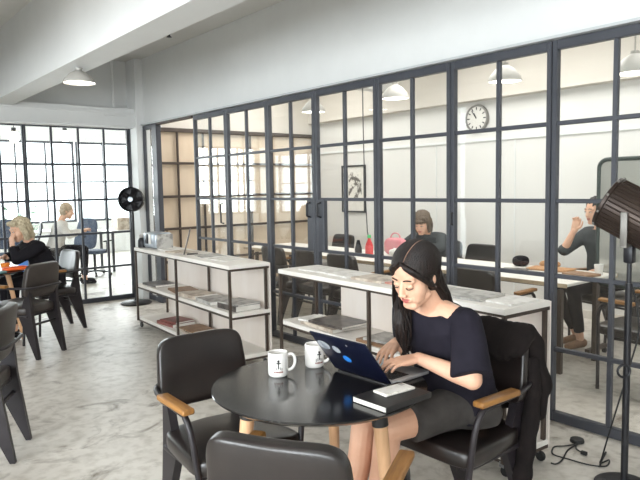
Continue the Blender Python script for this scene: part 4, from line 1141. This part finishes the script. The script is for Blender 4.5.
# pale dressed person in the office
office_chair(2.92, 10.15, face(1, -.25), 'dark backed office chair under the pale dressed person beyond the far glass', 'dark')
figure('pale dressed person seated beyond the far glass with dark trousers', (2.92, 10.15, 0), face(1, -.25),
       base(head=(0, .21, 1.165), neck=(0, .12, 1.03), hips=(0, -.0, .57), kneeL=(-.10, .43, .555), kneeR=(.10, .43, .555), elbowL=(-.22, .22, .80), elbowR=(.22, .22, .80), wristL=(-.10, .42, .84), wristR=(.10, .42, .86)),
       ('palecloth', 'blackcloth', 'blackcloth'), .010, 'hairl', 'short', (math.radians(-15), 0, 0))
# ---- jacket over the back of the woman's chair
J_ = empty('jacket', 'black jacket draped over the back of the woman\'s chair, hanging to the right', 'jacket', (CX, CY, 0), PI/2+.02)
jb = MB()   # frame of the chair: +Y forward, back at y = -.24, camera side is -X
def slab(pts, ry, n=14):
    for i in range(len(pts)-1): jb.cap(pts[i], pts[i+1], ry[i], ry[i+1], n)
for x in (-.195, -.165, -.13, -.095, -.06, -.025, .01, .045, .08, .115, .15, .18):
    slab([(x, -.185, .765+.02*math.sin(x*19)), (x, -.205, .80), (x, -.255, .864), (x, -.312, .80), (x*1.03, -.335, .64), (x*1.04, -.335, .50+.02*math.sin(x*40))], [.020, .026, .029, .031, .032, .026])
slab([(-.165, -.25, .855), (.18, -.245, .86)], [.030, .028])
slab([(-.165, -.275, .835), (-.185, -.325, .72), (-.19, -.36, .60), (-.16, -.355, .525)], [.034, .042, .048, .036])
slab([(-.10, -.33, .66), (-.14, -.365, .585), (-.10, -.355, .53)], [.04, .043, .03])
jo = cloth(jb, 'jacket_body', 'jacket', J_, .008, 9, .007, (11, 16, 9))
sl = MB()
pts = smooth_path([(-.175, -.285, .74), (-.205, -.27, .60), (-.208, -.225, .42), (-.207, -.20, .28), (-.20, -.185, .17)], 5)
sl.tube(pts, [.038+.004*math.sin(k*1.7) for k in range(len(pts))], 16)
cloth(sl, 'sleeve', 'jacket', J_, .007, 3, .006)
# ------------------------------------------------------------------ daylight, camera, view
def area(name, loc, rot, sx, sy, power, col=(1, 1, 1)):
    l = bpy.data.lights.new(name, 'AREA'); l.shape = 'RECTANGLE'; l.size = sx; l.size_y = sy; l.energy = power; l.color = col
    o = bpy.data.objects.new(name, l); COL.objects.link(o); o.location = loc; o.rotation_euler = rot
    return o
DAY = (.93, .975, 1.0)
for k, y in enumerate((-3.15, -.5, 2.3)):
    area('window_daylight', (XL-.12, y, 1.62), (0, -PI/2, 0), 1.55, 2.1, 105, DAY)
for k in range(5):
    area('office_daylight', (-1.95+k*1.95, YO+.12, 1.7), (-PI/2, 0, 0), 1.75, 1.75, 55, DAY)
area('office_side_daylight', (XL-.1, 11.6, 1.6), (0, -PI/2, 0), 1.6, 5.8, 75, DAY)
# unseen fill lights added under the ceiling: meeting room, and the room around and behind the camera
WARM = (1, .99, .972)
for (y, pw) in ((1.2, 18), (3.8, 33), (6.7, 36)): area('meeting_fill_light', (5.0, y, ZC-.03), (0, 0, 0), 1.6, 2.0, pw, WARM)
for (x, y) in ((.4, -2.2), (.5, .9), (.45, 4.4), (-2.0, .5)): area('room_fill_light', (x, y, ZC-.03), (0, 0, 0), .5, 2.0, 11, WARM)
w = bpy.data.worlds.new('sky'); scene.world = w; w.use_nodes = True
bg = w.node_tree.nodes['Background']; bg.inputs['Color'].default_value = (.84, .95, 1.0, 1); bg.inputs['Strength'].default_value = 2.5
cam = bpy.data.cameras.new('camera'); co = bpy.data.objects.new('camera', cam); COL.objects.link(co)
cam.sensor_width = 36; cam.sensor_fit = 'HORIZONTAL'; cam.lens = 36*FOC/640; cam.clip_start = .05; cam.clip_end = 100
mw = Matrix((Rt, Up, -Fw)).transposed().to_4x4(); mw.translation = (0, 0, CAM_H); co.matrix_world = mw
scene.camera = co
scene.view_settings.view_transform = 'Standard'; scene.view_settings.look = 'None'
scene.view_settings.gamma = 1; scene.view_settings.exposure = 0.9
scene.view_settings.use_curve_mapping = False
scene.cycles.use_denoising = True
scene.cycles.max_bounces = 8; scene.cycles.diffuse_bounces = 4; scene.cycles.glossy_bounces = 4
scene.cycles.transparent_max_bounces = 24; scene.cycles.sample_clamp_indirect = 6
